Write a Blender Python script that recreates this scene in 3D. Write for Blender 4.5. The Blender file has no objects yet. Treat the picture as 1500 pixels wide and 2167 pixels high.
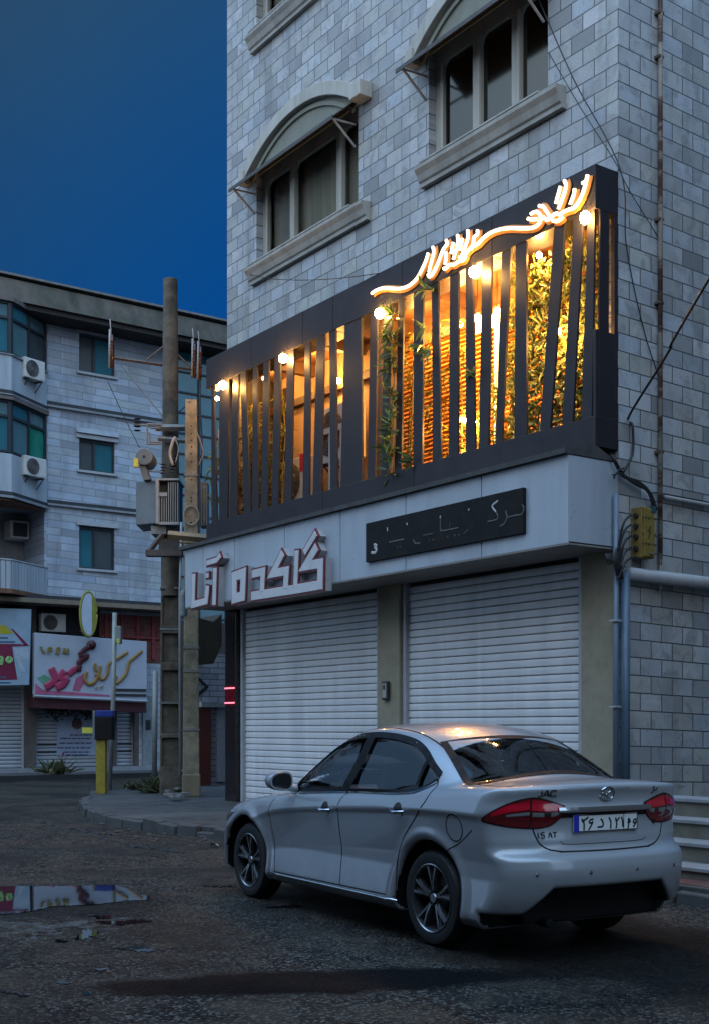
import bpy, bmesh, math, random
import numpy as np
from mathutils import Vector, Matrix
random.seed(11); rng = np.random.default_rng(7)
D = bpy.data
scene = bpy.context.scene
COL = scene.collection

# ---------------------------------------------------------------- camera
FOC, PCX, HOR, CAMH = 2620.0, 750.0, 1540.0, 1.38
TH = math.atan(1850 / 2620.0)
RV = np.array([math.sin(TH), math.cos(TH)]); FV = np.array([-math.cos(TH), math.sin(TH)])
CXY = -((1308 - 750) / 2620 * 13.76 * RV + 13.76 * FV)
CAM = np.array([CXY[0], CXY[1], CAMH])
cam = D.cameras.new('camera'); camo = D.objects.new('camera', cam); COL.objects.link(camo)
camo.location = CAM; camo.rotation_euler = (math.radians(90), 0, math.atan2(math.cos(TH), math.sin(TH)))
cam.sensor_fit = 'HORIZONTAL'; cam.sensor_width = 36; cam.lens = FOC / 1500 * 36
cam.shift_y = (HOR - 1083.5) / 1500; cam.clip_end = 800; cam.clip_start = .1
scene.camera = camo

# ---------------------------------------------------------------- dusk sky
w = D.worlds.new('World'); scene.world = w; w.use_nodes = True
nt = w.node_tree; nt.nodes.clear()
def wn(t, **k):
    n = nt.nodes.new(t)
    for a, b in k.items(): setattr(n, a, b)
    return n
out = wn('ShaderNodeOutputWorld'); bg = wn('ShaderNodeBackground')
tc = wn('ShaderNodeTexCoord'); sky = wn('ShaderNodeTexSky')
sky.sky_type = 'NISHITA'; sky.sun_disc = False; sky.sun_elevation = math.radians(1.0); sky.sun_rotation = math.radians(170)
def vdot(vec):
    n = wn('ShaderNodeVectorMath', operation='DOT_PRODUCT'); n.inputs[1].default_value = vec
    nt.links.new(tc.outputs['Generated'], n.inputs[0]); return n.outputs['Value']
def ramp(src, stops, lo, hi):
    mr = wn('ShaderNodeMapRange'); mr.inputs[1].default_value = lo; mr.inputs[2].default_value = hi
    nt.links.new(src, mr.inputs[0])
    r = wn('ShaderNodeValToRGB'); nt.links.new(mr.outputs[0], r.inputs[0])
    e = r.color_ramp.elements
    while len(e) < len(stops): e.new(.5)
    for i, (p, c) in enumerate(stops): e[i].position = p; e[i].color = (*c, 1)
    return r.outputs[0]
# towards the afterglow behind the camera the sky is brighter and paler
SKYDIR = (0.62, -0.76, 0.19)
glow = ramp(vdot(SKYDIR), [(.085, (.001, .082, .33)), (.125, (.007, .072, .235)), (.18, (.018, .066, .155)), (.30, (.05, .13, .28)), (.48, (.62, .96, 1.48)), (.75, (1.22, 1.60, 2.08)), (1, (1.62, 1.85, 2.2))], -1, 1)
up = ramp(vdot((0, 0, 1)), [(0, (.10, .10, .10)), (.06, (.85, .85, .88)), (.52, (1, 1, 1)), (.66, (1.08, 1.24, 1.38)), (1, (1.5, 1.75, 2.0))], -.02, 1)
mul = wn('ShaderNodeMix', data_type='RGBA', blend_type='MULTIPLY'); mul.inputs[0].default_value = 1
nt.links.new(glow, mul.inputs[6]); nt.links.new(up, mul.inputs[7])
noi = wn('ShaderNodeTexNoise'); noi.inputs['Scale'].default_value = 2.4; noi.inputs['Detail'].default_value = 4; noi.inputs['Roughness'].default_value = .45
nt.links.new(tc.outputs['Generated'], noi.inputs['Vector'])
cl = ramp(noi.outputs[0], [(0, (.72, .88, .93)), (.5, (.98, .99, .98)), (1, (1.25, 1.10, .98))], .36, .68)
mul2 = wn('ShaderNodeMix', data_type='RGBA', blend_type='MULTIPLY'); mul2.inputs[0].default_value = 1
nt.links.new(mul.outputs[2], mul2.inputs[6]); nt.links.new(cl, mul2.inputs[7])
add = wn('ShaderNodeMix', data_type='RGBA', blend_type='MIX'); add.inputs[0].default_value = .04
nt.links.new(mul2.outputs[2], add.inputs[6]); nt.links.new(sky.outputs[0], add.inputs[7])
nt.links.new(mul2.outputs[2], bg.inputs[0]); bg.inputs[1].default_value = 1.0
nt.links.new(bg.outputs[0], out.inputs[0])
vs = scene.view_settings; vs.view_transform = 'Standard'; vs.look = 'None'; vs.exposure = 0; vs.gamma = 1; vs.use_curve_mapping = False
scene.cycles.use_denoising = True
scene.cycles.max_bounces = 8; scene.cycles.transparent_max_bounces = 12
scene.cycles.sample_clamp_indirect = 6

# ---------------------------------------------------------------- photo point -> world point on a known plane
def _ray(px, py):
    d = FV + RV * (px - PCX) / FOC
    return np.array([d[0], d[1], (HOR - py) / FOC])
def at_y(px, py, y):
    d = _ray(px, py); return CAM + d * ((y - CAM[1]) / d[1])
def at_x(px, py, x):
    d = _ray(px, py); return CAM + d * ((x - CAM[0]) / d[0])
def at_z(px, py, z=0.):
    d = _ray(px, py); return CAM + d * ((z - CAM[2]) / d[2])
def at_d(px, py, Z): return CAM + _ray(px, py) * Z

# ---------------------------------------------------------------- materials
MATS = {}
def nd(t, ty, **k):
    n = t.nodes.new(ty)
    for a, b in k.items():
        if a.startswith('i_'): n.inputs[a[2:].replace('_', ' ')].default_value = b
        else: setattr(n, a, b)
    return n
def newmat(name):
    m = D.materials.new(name); m.use_nodes = True; t = m.node_tree
    MATS[name] = m
    return m, t, t.nodes['Principled BSDF']
def mixc(t, fac, a, b, blend='MIX'):
    n = nd(t, 'ShaderNodeMix', data_type='RGBA', blend_type=blend)
    for k, v in ((0, fac), (6, a), (7, b)):
        if hasattr(v, 'is_output') : t.links.new(v, n.inputs[k])
        else: n.inputs[k].default_value = v if not isinstance(v, tuple) or len(v) == 4 else (*v, 1)
    return n.outputs[2]
def noise(t, vec, scale, detail=5, rough=.6, dist=0):
    n = nd(t, 'ShaderNodeTexNoise'); n.inputs['Scale'].default_value = scale; n.inputs['Detail'].default_value = detail
    n.inputs['Roughness'].default_value = rough; n.inputs['Distortion'].default_value = dist
    if vec is not None: t.links.new(vec, n.inputs['Vector'])
    return n.outputs[0]
def cramp(t, src, stops):
    r = nd(t, 'ShaderNodeValToRGB'); t.links.new(src, r.inputs[0]); e = r.color_ramp.elements
    while len(e) < len(stops): e.new(.5)
    for i, (p, c) in enumerate(stops):
        e[i].position = p; e[i].color = (*c, 1) if isinstance(c, tuple) else (c, c, c, 1)
    return r.outputs[0]
def bump(t, b, h, strength=.3, dist=.01):
    n = nd(t, 'ShaderNodeBump'); n.inputs['Strength'].default_value = strength; n.inputs['Distance'].default_value = dist
    t.links.new(h, n.inputs['Height']); t.links.new(n.outputs[0], b.inputs['Normal'])
def M(name, c, r=.6, var=.25, scale=6., bmp=0., metal=0., c2=None, spec=.5, bscale=None, streak=False, coat=0):
    """a surface with soft patchy colour, roughness wear and fine relief"""
    if name in MATS: return MATS[name]
    m, t, b = newmat(name)
    geo = nd(t, 'ShaderNodeTexCoord'); vec = geo.outputs['Object']
    if streak:
        mp = nd(t, 'ShaderNodeMapping'); mp.inputs['Scale'].default_value = (1, 1, .12); t.links.new(vec, mp.inputs[0]); v2 = mp.outputs[0]
    else: v2 = vec
    n = noise(t, v2, scale, 6, .65, .4)
    dark = tuple(x * (1 - var) for x in c) if c2 is None else c2
    col = cramp(t, n, [(.30, dark), (.62, c)])
    t.links.new(col, b.inputs['Base Color'])
    rr = cramp(t, noise(t, vec, scale * 2.3), [(.3, max(r - .1, .02)), (.7, min(r + .1, 1))])
    t.links.new(rr, b.inputs['Roughness'])
    b.inputs['Metallic'].default_value = metal; b.inputs['Specular IOR Level'].default_value = spec
    if coat: b.inputs['Coat Weight'].default_value = coat; b.inputs['Coat Roughness'].default_value = .04
    if bmp: bump(t, b, noise(t, vec, bscale or scale * 8, 6), bmp, .01)
    return m
def emit(name, c, s):
    if name in MATS: return MATS[name]
    m, t, b = newmat(name)
    b.inputs['Base Color'].default_value = (.8, .8, .8, 1); b.inputs['Emission Color'].default_value = (*c, 1); b.inputs['Emission Strength'].default_value = s
    return m

# ---------------------------------------------------------------- mesh builder
def catmull(pts, n=6, closed=False):
    P = [np.array(p, float) for p in pts]; o = []
    N = len(P); seg = N if closed else N - 1
    for i in range(seg):
        if closed: a, b, c, d = P[i - 1], P[i], P[(i + 1) % N], P[(i + 2) % N]
        else:
            b, c = P[i], P[i + 1]
            a = P[i - 1] if i else 2 * b - c
            d = P[i + 2] if i + 2 < N else 2 * c - b
        for k in range(n):
            s = k / n
            o.append(.5 * (2 * b + (c - a) * s + (2 * a - 5 * b + 4 * c - d) * s * s + (3 * b - a - 3 * c + d) * s ** 3))
    if not closed: o.append(P[-1])
    return o
class MB:
    def __init__(s): s.v = []; s.f = []; s.mi = []; s.uv = None; s.m = 0
    def add(s, vs, fs):
        o = len(s.v); s.v += [tuple(map(float, p)) for p in vs]
        s.f += [tuple(i + o for i in f) for f in fs]; s.mi += [s.m] * len(fs); return s
    def box(s, a, b):
        (x0, y0, z0), (x1, y1, z1) = np.minimum(a, b), np.maximum(a, b)
        return s.add([(x0, y0, z0), (x1, y0, z0), (x1, y1, z0), (x0, y1, z0), (x0, y0, z1), (x1, y0, z1), (x1, y1, z1), (x0, y1, z1)],
              [(0, 3, 2, 1), (4, 5, 6, 7), (0, 1, 5, 4), (1, 2, 6, 5), (2, 3, 7, 6), (3, 0, 4, 7)])
    def hexa(s, q0, q1):
        """two quads (each 4 points, same order) joined into a solid"""
        return s.add(list(q0) + list(q1), [(0, 1, 2, 3), (7, 6, 5, 4), (0, 4, 5, 1), (1, 5, 6, 2), (2, 6, 7, 3), (3, 7, 4, 0)])
    def prism(s, poly, d):
        """planar polygon (3-D points) pushed along vector d"""
        n = len(poly); d = np.array(d, float)
        return s.add([np.array(p, float) for p in poly] + [np.array(p, float) + d for p in poly],
              [tuple(range(n)), tuple(range(2 * n - 1, n - 1, -1))] + [((i + 1) % n, i, i + n, (i + 1) % n + n) for i in range(n)])
    def tube(s, pts, r, n=8, cap=True, flat=None):
        P = [np.array(p, float) for p in pts]; K = len(P)
        rs = r if hasattr(r, '__len__') else [r] * K
        T = []
        for i in range(K):
            t = P[min(i + 1, K - 1)] - P[max(i - 1, 0)]; T.append(t / (np.linalg.norm(t) + 1e-9))
        up = np.array([0, 0, 1.]) if abs(T[0][2]) < .9 else np.array([1., 0, 0])
        if flat is not None: up = np.array(flat[0], float)
        u = np.cross(T[0], up); u /= np.linalg.norm(u) + 1e-9
        vs = []
        for i in range(K):
            if flat is not None: u = np.cross(T[i], up); u /= np.linalg.norm(u) + 1e-9; w_ = up
            else:
                u = u - T[i] * np.dot(u, T[i]); u /= np.linalg.norm(u) + 1e-9; w_ = np.cross(T[i], u)
            k2 = flat[1] if flat is not None else rs[i]
            for j in range(n):
                a = 2 * math.pi * j / n
                vs.append(P[i] + u * math.cos(a) * rs[i] + w_ * math.sin(a) * k2)
        fs = [(i * n + j, i * n + (j + 1) % n, (i + 1) * n + (j + 1) % n, (i + 1) * n + j) for i in range(K - 1) for j in range(n)]
        if cap: fs += [tuple(range(n - 1, -1, -1)), tuple(range((K - 1) * n, K * n))]
        return s.add(vs, fs)
    def lathe(s, prof, c, axis=2, n=24, cap=True):
        """profile (r, h) turned about an axis through c"""
        c = np.array(c, float); K = len(prof); vs = []
        for r, h in prof:
            for j in range(n):
                a = 2 * math.pi * j / n; e = [r * math.cos(a), r * math.sin(a)]; p = [0, 0, 0]
                o = [k for k in range(3) if k != axis]; p[o[0]] = e[0]; p[o[1]] = e[1]; p[axis] = h
                vs.append(c + p)
        fs = [(i * n + j, i * n + (j + 1) % n, (i + 1) * n + (j + 1) % n, (i + 1) * n + j) for i in range(K - 1) for j in range(n)]
        if cap: fs += [tuple(range(n - 1, -1, -1)), tuple(range((K - 1) * n, K * n))]
        return s.add(vs, fs)
    def ball(s, c, r, n=16, k=(1, 1, 1)):
        pr = [(max(r * math.sin(math.pi * i / 10), 1e-4), -r * math.cos(math.pi * i / 10)) for i in range(11)]
        o = len(s.v); s.lathe(pr, (0, 0, 0), 2, n)
        for i in range(o, len(s.v)): s.v[i] = tuple(np.array(c) + np.array(s.v[i]) * k)
        return s
    def build(s, name, mat, parent=None, smooth=False, bevel=0, uvaxes=None, auto=None, recalc=True):
        me = D.meshes.new(name); me.from_pydata(s.v, [], s.f)
        mats = mat if isinstance(mat, (list, tuple)) else [mat]
        for m_ in mats: me.materials.append(m_)
        if len(mats) > 1: me.polygons.foreach_set('material_index', s.mi)
        if recalc:
            b = bmesh.new(); b.from_mesh(me); bmesh.ops.recalc_face_normals(b, faces=b.faces); b.to_mesh(me); b.free()
        if uvaxes is not None:
            uvl = me.uv_layers.new(name='UVMap'); co = np.array(s.v)
            li = np.zeros(len(me.loops), int); me.loops.foreach_get('vertex_index', li)
            uv = np.stack([co[li] @ np.array(uvaxes[0]), co[li] @ np.array(uvaxes[1])], 1)
            uvl.data.foreach_set('uv', uv.ravel())
        me.update()
        o = D.objects.new(name, me); COL.objects.link(o)
        if parent is not None: o.parent = parent
        if smooth: me.shade_smooth()
        if auto: me.set_sharp_from_angle(angle=math.radians(auto))
        if bevel:
            md = o.modifiers.new('bevel', 'BEVEL'); md.width = bevel; md.segments = 2; md.limit_method = 'ANGLE'
        return o
def tag(o, label=None, cat=None, group=None, kind=None):
    if label: o['label'] = label
    if cat: o['category'] = cat
    if group: o['group'] = group
    if kind: o['kind'] = kind
    return o
def thing(name, label, cat, group=None):
    o = D.objects.new(name, None); COL.objects.link(o); o.empty_display_size = .2
    return tag(o, label, cat, group)
def place(o, loc, rz=0): o.location = loc; o.rotation_euler = (0, 0, rz); return o
def copy_tree(o, parent=None):
    c = o.copy(); COL.objects.link(c)
    if parent is not None: c.parent = parent
    for ch in list(o.children): copy_tree(ch, c)
    return c
NY = (0, -1, 0); NX = (1, 0, 0)
def strokes(mb, items, conv, nrm, depth, n=8, res=5):
    """handwriting: polylines in photo points put on a plane by conv, w = half width in metres"""
    for pts, w_ in items:
        P = [conv(*p) for p in pts]
        if len(P) > 2: P = catmull(P, res)
        mb.tube(P, w_, n, True, (nrm, depth))
def ribbon(pts, wid, closed=False):
    """mitred flat band: 2-D centre line -> two offset point lists"""
    P = [np.array(p, float) for p in pts]; K = len(P); L, R_ = [], []
    for i in range(K):
        a = P[i - 1] if (i or closed) else None; b = P[(i + 1) % K] if (i < K - 1 or closed) else None
        d1 = (P[i] - a) / np.linalg.norm(P[i] - a) if a is not None else None
        d2 = (b - P[i]) / np.linalg.norm(b - P[i]) if b is not None else None
        if d1 is None: d1 = d2
        if d2 is None: d2 = d1
        n1 = np.array([-d1[1], d1[0]]); n2 = np.array([-d2[1], d2[0]]); m = n1 + n2; m /= np.linalg.norm(m) + 1e-9
        k = wid / max(np.dot(m, n1), .35)
        L.append(P[i] + m * k); R_.append(P[i] - m * k)
    return L, R_
def band(mb, pts, wid, fr, n0, n1, closed=False, ends=True):
    """mitred band with thickness from n0 to n1 in a frame function fr(u, v, n)"""
    if not closed and ends:
        P = [np.array(p, float) for p in pts]
        d = P[0] - P[1]; P[0] = P[0] + d / np.linalg.norm(d) * (wid if ends is True else ends)
        d = P[-1] - P[-2]; P[-1] = P[-1] + d / np.linalg.norm(d) * (wid if ends is True else ends); pts = P
    L, R_ = ribbon(pts, wid, closed); K = len(L)
    vs = [fr(*p, n0) for p in L] + [fr(*p, n0) for p in R_] + [fr(*p, n1) for p in L] + [fr(*p, n1) for p in R_]
    fs = []
    for i in range(K if closed else K - 1):
        j = (i + 1) % K
        fs += [(i, j, K + j, K + i), (2 * K + j, 2 * K + i, 3 * K + i, 3 * K + j), (i, 2 * K + i, 2 * K + j, j), (K + j, 3 * K + j, 3 * K + i, K + i)]
    if not closed: fs += [(0, K, 3 * K, 2 * K), (K - 1, 3 * K - 1, 4 * K - 1, 2 * K - 1)]
    mb.add(vs, fs)
def ff(y): return lambda u, v, n=0.: (u, y - n, v)          # front facade frame
def fs_(x): return lambda u, v, n=0.: (x + n, u, v)         # side facade frame
# ================================================================ road, pavements, water
def stone_tiles(name, c1, c2, mortar, bw, bh, off=.5, msize=.006, vein=.35, rough=.42, bumpd=.004):
    """stone slabs in courses from the UV map (metres), each slab its own tone, with veins"""
    if name in MATS: return MATS[name]
    m, t, b = newmat(name)
    uv = nd(t, 'ShaderNodeTexCoord').outputs['UV']
    br = nd(t, 'ShaderNodeTexBrick', offset=off); br.inputs['Scale'].default_value = 1
    br.inputs['Brick Width'].default_value = bw; br.inputs['Row Height'].default_value = bh
    br.inputs['Mortar Size'].default_value = msize; br.inputs['Mortar Smooth'].default_value = .15; br.inputs['Bias'].default_value = 0
    br.inputs['Color1'].default_value = (0, 0, 0, 1); br.inputs['Color2'].default_value = (1, 1, 1, 1); br.inputs['Mortar'].default_value = (.5, .5, .5, 1)
    nz = noise(t, uv, 9, 4, .6, .3); jit = nd(t, 'ShaderNodeVectorMath', operation='ADD'); sc = nd(t, 'ShaderNodeVectorMath', operation='SCALE'); sc.inputs['Scale'].default_value = .006
    nc = nd(t, 'ShaderNodeTexNoise'); nc.inputs['Scale'].default_value = 7; t.links.new(uv, nc.inputs['Vector']); t.links.new(nc.outputs['Color'], sc.inputs[0])
    t.links.new(uv, jit.inputs[0]); t.links.new(sc.outputs[0], jit.inputs[1]); t.links.new(jit.outputs[0], br.inputs['Vector'])
    # per-slab offset so the veins break at the joints
    of = nd(t, 'ShaderNodeVectorMath', operation='MULTIPLY_ADD'); of.inputs[1].default_value = (37, 19, 11); t.links.new(br.outputs['Color'], of.inputs[0]); t.links.new(uv, of.inputs[2])
    v1 = noise(t, of.outputs[0], 3.2, 8, .62, 1.4); v2 = noise(t, of.outputs[0], 1.1, 5, .6, .8)
    tone = cramp(t, br.outputs['Color'], [(.0, tuple(a * .8 for a in c2)), (.16, tuple(.5 * (a + d_) for a, d_ in zip(c1, c2))), (.32, (c1[0] * .95, c1[1] * .95, c1[2] * .86)), (.5, c1), (.66, (c1[0] * .84, c1[1] * .92, c1[2] * 1.02)), (.85, tuple(min(a * 1.18, .8) for a in c1)), (1, tuple(a * .78 for a in c1))])
    c = mixc(t, cramp(t, v1, [(.36, vein), (.47, .0), (.60, 0.), (.70, vein * .7)]), tone, tuple(a * .45 for a in c1))
    c = mixc(t, cramp(t, v2, [(.35, .45), (.6, 0.)]), c, tuple(a * .55 for a in c2))
    c = mixc(t, br.outputs['Fac'], c, mortar); c = mixc(t, cramp(t, noise(t, uv, 42, 4, .7), [(.35, .30), (.6, 0.)]), c, tuple(a * .5 for a in c2))
    st = nd(t, 'ShaderNodeMapping'); st.inputs['Scale'].default_value = (1.3, .16, 1); t.links.new(uv, st.inputs[0])
    c = mixc(t, cramp(t, noise(t, st.outputs[0], 1.4, 6, .65, .5), [(.5, 0.), (.75, .55)]), c, (.10, .10, .095))   # rain streaks
    t.links.new(c, b.inputs['Base Color'])
    t.links.new(cramp(t, v1, [(.3, rough - .1), (.7, rough + .2)]), b.inputs['Roughness'])
    iv = nd(t, 'ShaderNodeMath', operation='SUBTRACT'); iv.inputs[0].default_value = 1; t.links.new(br.outputs['Fac'], iv.inputs[1])
    hh = nd(t, 'ShaderNodeMath', operation='MULTIPLY_ADD'); hh.inputs[1].default_value = .15; t.links.new(nz, hh.inputs[0]); h2 = nd(t, 'ShaderNodeMath', operation='MULTIPLY_ADD'); h2.inputs[1].default_value = .5; t.links.new(br.outputs['Color'], h2.inputs[0]); t.links.new(iv.outputs[0], h2.inputs[2]); t.links.new(h2.outputs[0], hh.inputs[2])
    bump(t, b, hh.outputs[0], .8, bumpd)
    return m
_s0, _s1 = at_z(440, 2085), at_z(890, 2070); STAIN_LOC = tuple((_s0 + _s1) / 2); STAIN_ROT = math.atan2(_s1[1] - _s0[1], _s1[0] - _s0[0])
def asphalt():
    m, t, b = newmat('wet_asphalt')
    v = nd(t, 'ShaderNodeTexCoord').outputs['Object']
    fine = noise(t, v, 95, 3, .7); mid = noise(t, v, 26, 5, .65); big = noise(t, v, .55, 6, .62, .6); worn = noise(t, v, 2.2, 6, .65, .8)
    vor = nd(t, 'ShaderNodeTexVoronoi', feature='F1'); vor.inputs['Scale'].default_value = 62; t.links.new(v, vor.inputs['Vector'])
    chip = nd(t, 'ShaderNodeTexVoronoi', feature='F1'); chip.inputs['Scale'].default_value = 62; t.links.new(v, chip.inputs['Vector'])
    c = cramp(t, fine, [(.34, (.009, .009, .009)), (.52, (.031, .029, .027)), (.68, (.075, .069, .062))])
    cs = nd(t, 'ShaderNodeSeparateColor'); t.links.new(chip.outputs['Color'], cs.inputs[0])
    c = mixc(t, cramp(t, cs.outputs[0], [(.0, 1.), (.42, .75), (.60, .0)]), c, (.004, .004, .0045))
    c = mixc(t, cramp(t, cs.outputs[1], [(.72, 0.), (.88, .85), (1., 1.)]), c, (.16, .148, .13))
    c = mixc(t, cramp(t, worn, [(.42, 0.), (.62, .5)]), c, (.10, .080, .060))  # worn patches, with the warm cast of the terrace lamps put into their colour
    c = mixc(t, cramp(t, big, [(.38, .55), (.52, 0.)]), c, (.005, .005, .006))
    # oily wet stain of its own shape in front of the car, painted darkness behind
    def stain_shade_mask(loc, rot, sc, nscale, amp, lo, hi):
        mp = nd(t, 'ShaderNodeMapping', vector_type='TEXTURE'); mp.inputs['Location'].default_value = loc; mp.inputs['Rotation'].default_value = (0, 0, rot); mp.inputs['Scale'].default_value = (*sc, 1); t.links.new(v, mp.inputs[0])
        ln = nd(t, 'ShaderNodeVectorMath', operation='LENGTH'); t.links.new(mp.outputs[0], ln.inputs[0])
        ad = nd(t, 'ShaderNodeMath', operation='MULTIPLY_ADD'); ad.inputs[1].default_value = amp; t.links.new(noise(t, v, nscale, 7, .7), ad.inputs[0]); t.links.new(ln.outputs['Value'], ad.inputs[2])
        mr_ = nd(t, 'ShaderNodeMapRange'); mr_.inputs[1].default_value = hi; mr_.inputs[2].default_value = lo; t.links.new(ad.outputs[0], mr_.inputs[0]); return mr_.outputs[0]
    c = mixc(t, stain_shade_mask(STAIN_LOC, STAIN_ROT, (1.35, .36), 2.6, 1.1, 1.30, 1.55), c, (.0025, .0025, .003))
    s2 = stain_shade_mask(tuple(at_z(1330, 2010)), math.atan2(-.08, 1), (2.9, 1.25), 1.7, 1.0, 1.10, 1.55)  # darkness put into the road colour at lower right, under the car's rear
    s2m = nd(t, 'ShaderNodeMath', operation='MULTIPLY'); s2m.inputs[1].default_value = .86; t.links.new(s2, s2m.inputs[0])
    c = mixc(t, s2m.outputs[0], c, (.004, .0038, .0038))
    s3 = stain_shade_mask(tuple(at_z(110, 1912)), math.atan2(RV[1], RV[0]), (1.15, 1.0), 3.2, .9, 1.05, 1.5); s3m = nd(t, 'ShaderNodeMath', operation='MULTIPLY'); s3m.inputs[1].default_value = .6; t.links.new(s3, s3m.inputs[0]); c = mixc(t, s3m.outputs[0], c, (.006, .006, .0065))
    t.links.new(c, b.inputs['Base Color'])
    r = cramp(t, big, [(.36, .42), (.50, .60), (.62, .8)])
    # a damp film left around the puddle: patches of flat water between the stones
    mw = nd(t, 'ShaderNodeMapping', vector_type='TEXTURE'); mw.inputs['Location'].default_value = tuple(at_z(120, 1965)); mw.inputs['Rotation'].default_value = (0, 0, math.atan2(RV[1], RV[0])); mw.inputs['Scale'].default_value = (1.6, 2.0, 1); t.links.new(v, mw.inputs[0])
    lw_ = nd(t, 'ShaderNodeVectorMath', operation='LENGTH'); t.links.new(mw.outputs[0], lw_.inputs[0])
    aw_ = nd(t, 'ShaderNodeMath', operation='MULTIPLY_ADD'); aw_.inputs[1].default_value = .42; t.links.new(lw_.outputs['Value'], aw_.inputs[0]); t.links.new(noise(t, v, 4.2, 7, .62, .3), aw_.inputs[2])
    wr = nd(t, 'ShaderNodeMapRange'); wr.inputs[1].default_value = .535; wr.inputs[2].default_value = .50; t.links.new(aw_.outputs[0], wr.inputs[0])
    r = mixc(t, wr.outputs[0], r, (.045, .045, .045))
    t.links.new(r, b.inputs['Roughness']); t.links.new(mixc(t, wr.outputs[0], (.085, .085, .085), (.75, .75, .75)), b.inputs['Specular IOR Level'])
    vh = nd(t, 'ShaderNodeMath', operation='MULTIPLY_ADD'); vh.inputs[1].default_value = -.8; t.links.new(vor.outputs[0], vh.inputs[0]); t.links.new(mid, vh.inputs[2])
    ch2 = nd(t, 'ShaderNodeMath', operation='MULTIPLY_ADD'); ch2.inputs[1].default_value = .9; t.links.new(cs.outputs[2], ch2.inputs[0]); t.links.new(vh.outputs[0], ch2.inputs[2])
    bump(t, b, ch2.outputs[0], .9, .03)
    bn = [n_ for n_ in t.nodes if n_.type == 'BUMP'][-1]; iv = nd(t, 'ShaderNodeMath', operation='MULTIPLY_ADD'); iv.inputs[1].default_value = -.86; iv.inputs[2].default_value = .9; t.links.new(wr.outputs[0], iv.inputs[0]); t.links.new(iv.outputs[0], bn.inputs['Strength'])
    return m
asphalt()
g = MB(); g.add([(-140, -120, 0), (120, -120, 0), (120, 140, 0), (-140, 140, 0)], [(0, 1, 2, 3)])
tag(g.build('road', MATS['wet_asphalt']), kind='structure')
def blob(pts, n=6, jag=.02, closed=True):
    P = catmull(pts, n, True); return [p + np.append(rng.normal(0, jag, 2), 0) for p in P]
m, t, b = newmat('puddle_water'); b.inputs['Base Color'].default_value = (.008, .009, .010, 1); b.inputs['Roughness'].default_value = .015; b.inputs['Specular IOR Level'].default_value = .9
b.inputs['IOR'].default_value = 1.45
bump(t, b, noise(t, nd(t, 'ShaderNodeTexCoord').outputs['Object'], 5, 3), .02, .01)
def water(pp, jag, z=.006):
    P = blob([at_z(*p, z) for p in pp], 9, jag); P = [p + np.array((.5, 1, 0)) * jag * 1.6 * math.sin(17 * k) * math.sin(5.3 * k) for k, p in enumerate(P)]; q = MB(); q.add(P, [tuple(range(len(P)))])
    return tag(q.build('puddle', MATS['puddle_water']), kind='structure')
water([(-160, 1880), (0, 1877), (90, 1876), (170, 1875), (240, 1874), (285, 1886), (318, 1903), (268, 1907), (205, 1914), (150, 1917), (110, 1919), (50, 1931), (-30, 1936), (-170, 1934)], .012)
def film(px, py, hw_, hh_):
    K = 90; ph = rng.random(8) * 6.28; P = []
    for k in range(K):
        a = 2 * math.pi * k / K; r_ = 1 + .30 * math.sin(2 * a + ph[0]) + .22 * math.sin(3 * a + ph[1]) + .16 * math.sin(7 * a + ph[2]) + .12 * math.sin(13 * a + ph[3]) + .10 * math.sin(23 * a + ph[4]) + rng.normal(0, .05)
        P.append(at_z(px + hw_ * r_ * math.cos(a), py + hh_ * r_ * math.sin(a), .005))
    q = MB(); q.add(P, [tuple(range(K))]); tag(q.build('puddle', MATS['puddle_water']), kind='structure')
film(288, 2007, 30, 7); film(184, 1978, 20, 9); film(262, 1952, 44, 5); film(128, 1992, 12, 3); film(215, 1940, 24, 3.5); film(132, 2080, 14, 3); film(183, 2103, 8, 3); film(610, 1919, 34, 2.5); film(215, 2052, 9, 3)
# crumbled layer edge in the asphalt near the kerb
cr = MB()
for a_, b_, r_ in (((60, 1734), (150, 1756), .018), ((150, 1756), (235, 1770), .016), ((190, 1768), (320, 1800), .014), ((270, 1792), (390, 1804), .016), ((430, 1876), (495, 1877), .012), ((0, 1880), (-150, 1884), .012), ((0, 2098), (60, 2110), .01)):
    n = 14; P = [at_z(a_[0] + (b_[0] - a_[0]) * k / n, a_[1] + (b_[1] - a_[1]) * k / n + rng.normal(0, 1.2), 0.004) for k in range(n + 1)]
    cr.tube(P, [max(r_ * (.4 + rng.random()), .004) for _ in P], 5)
tag(cr.build('road_crack', M('broken_asphalt', (.03, .03, .031), .9, .5, 20, bmp=.5)), kind='structure')
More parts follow.
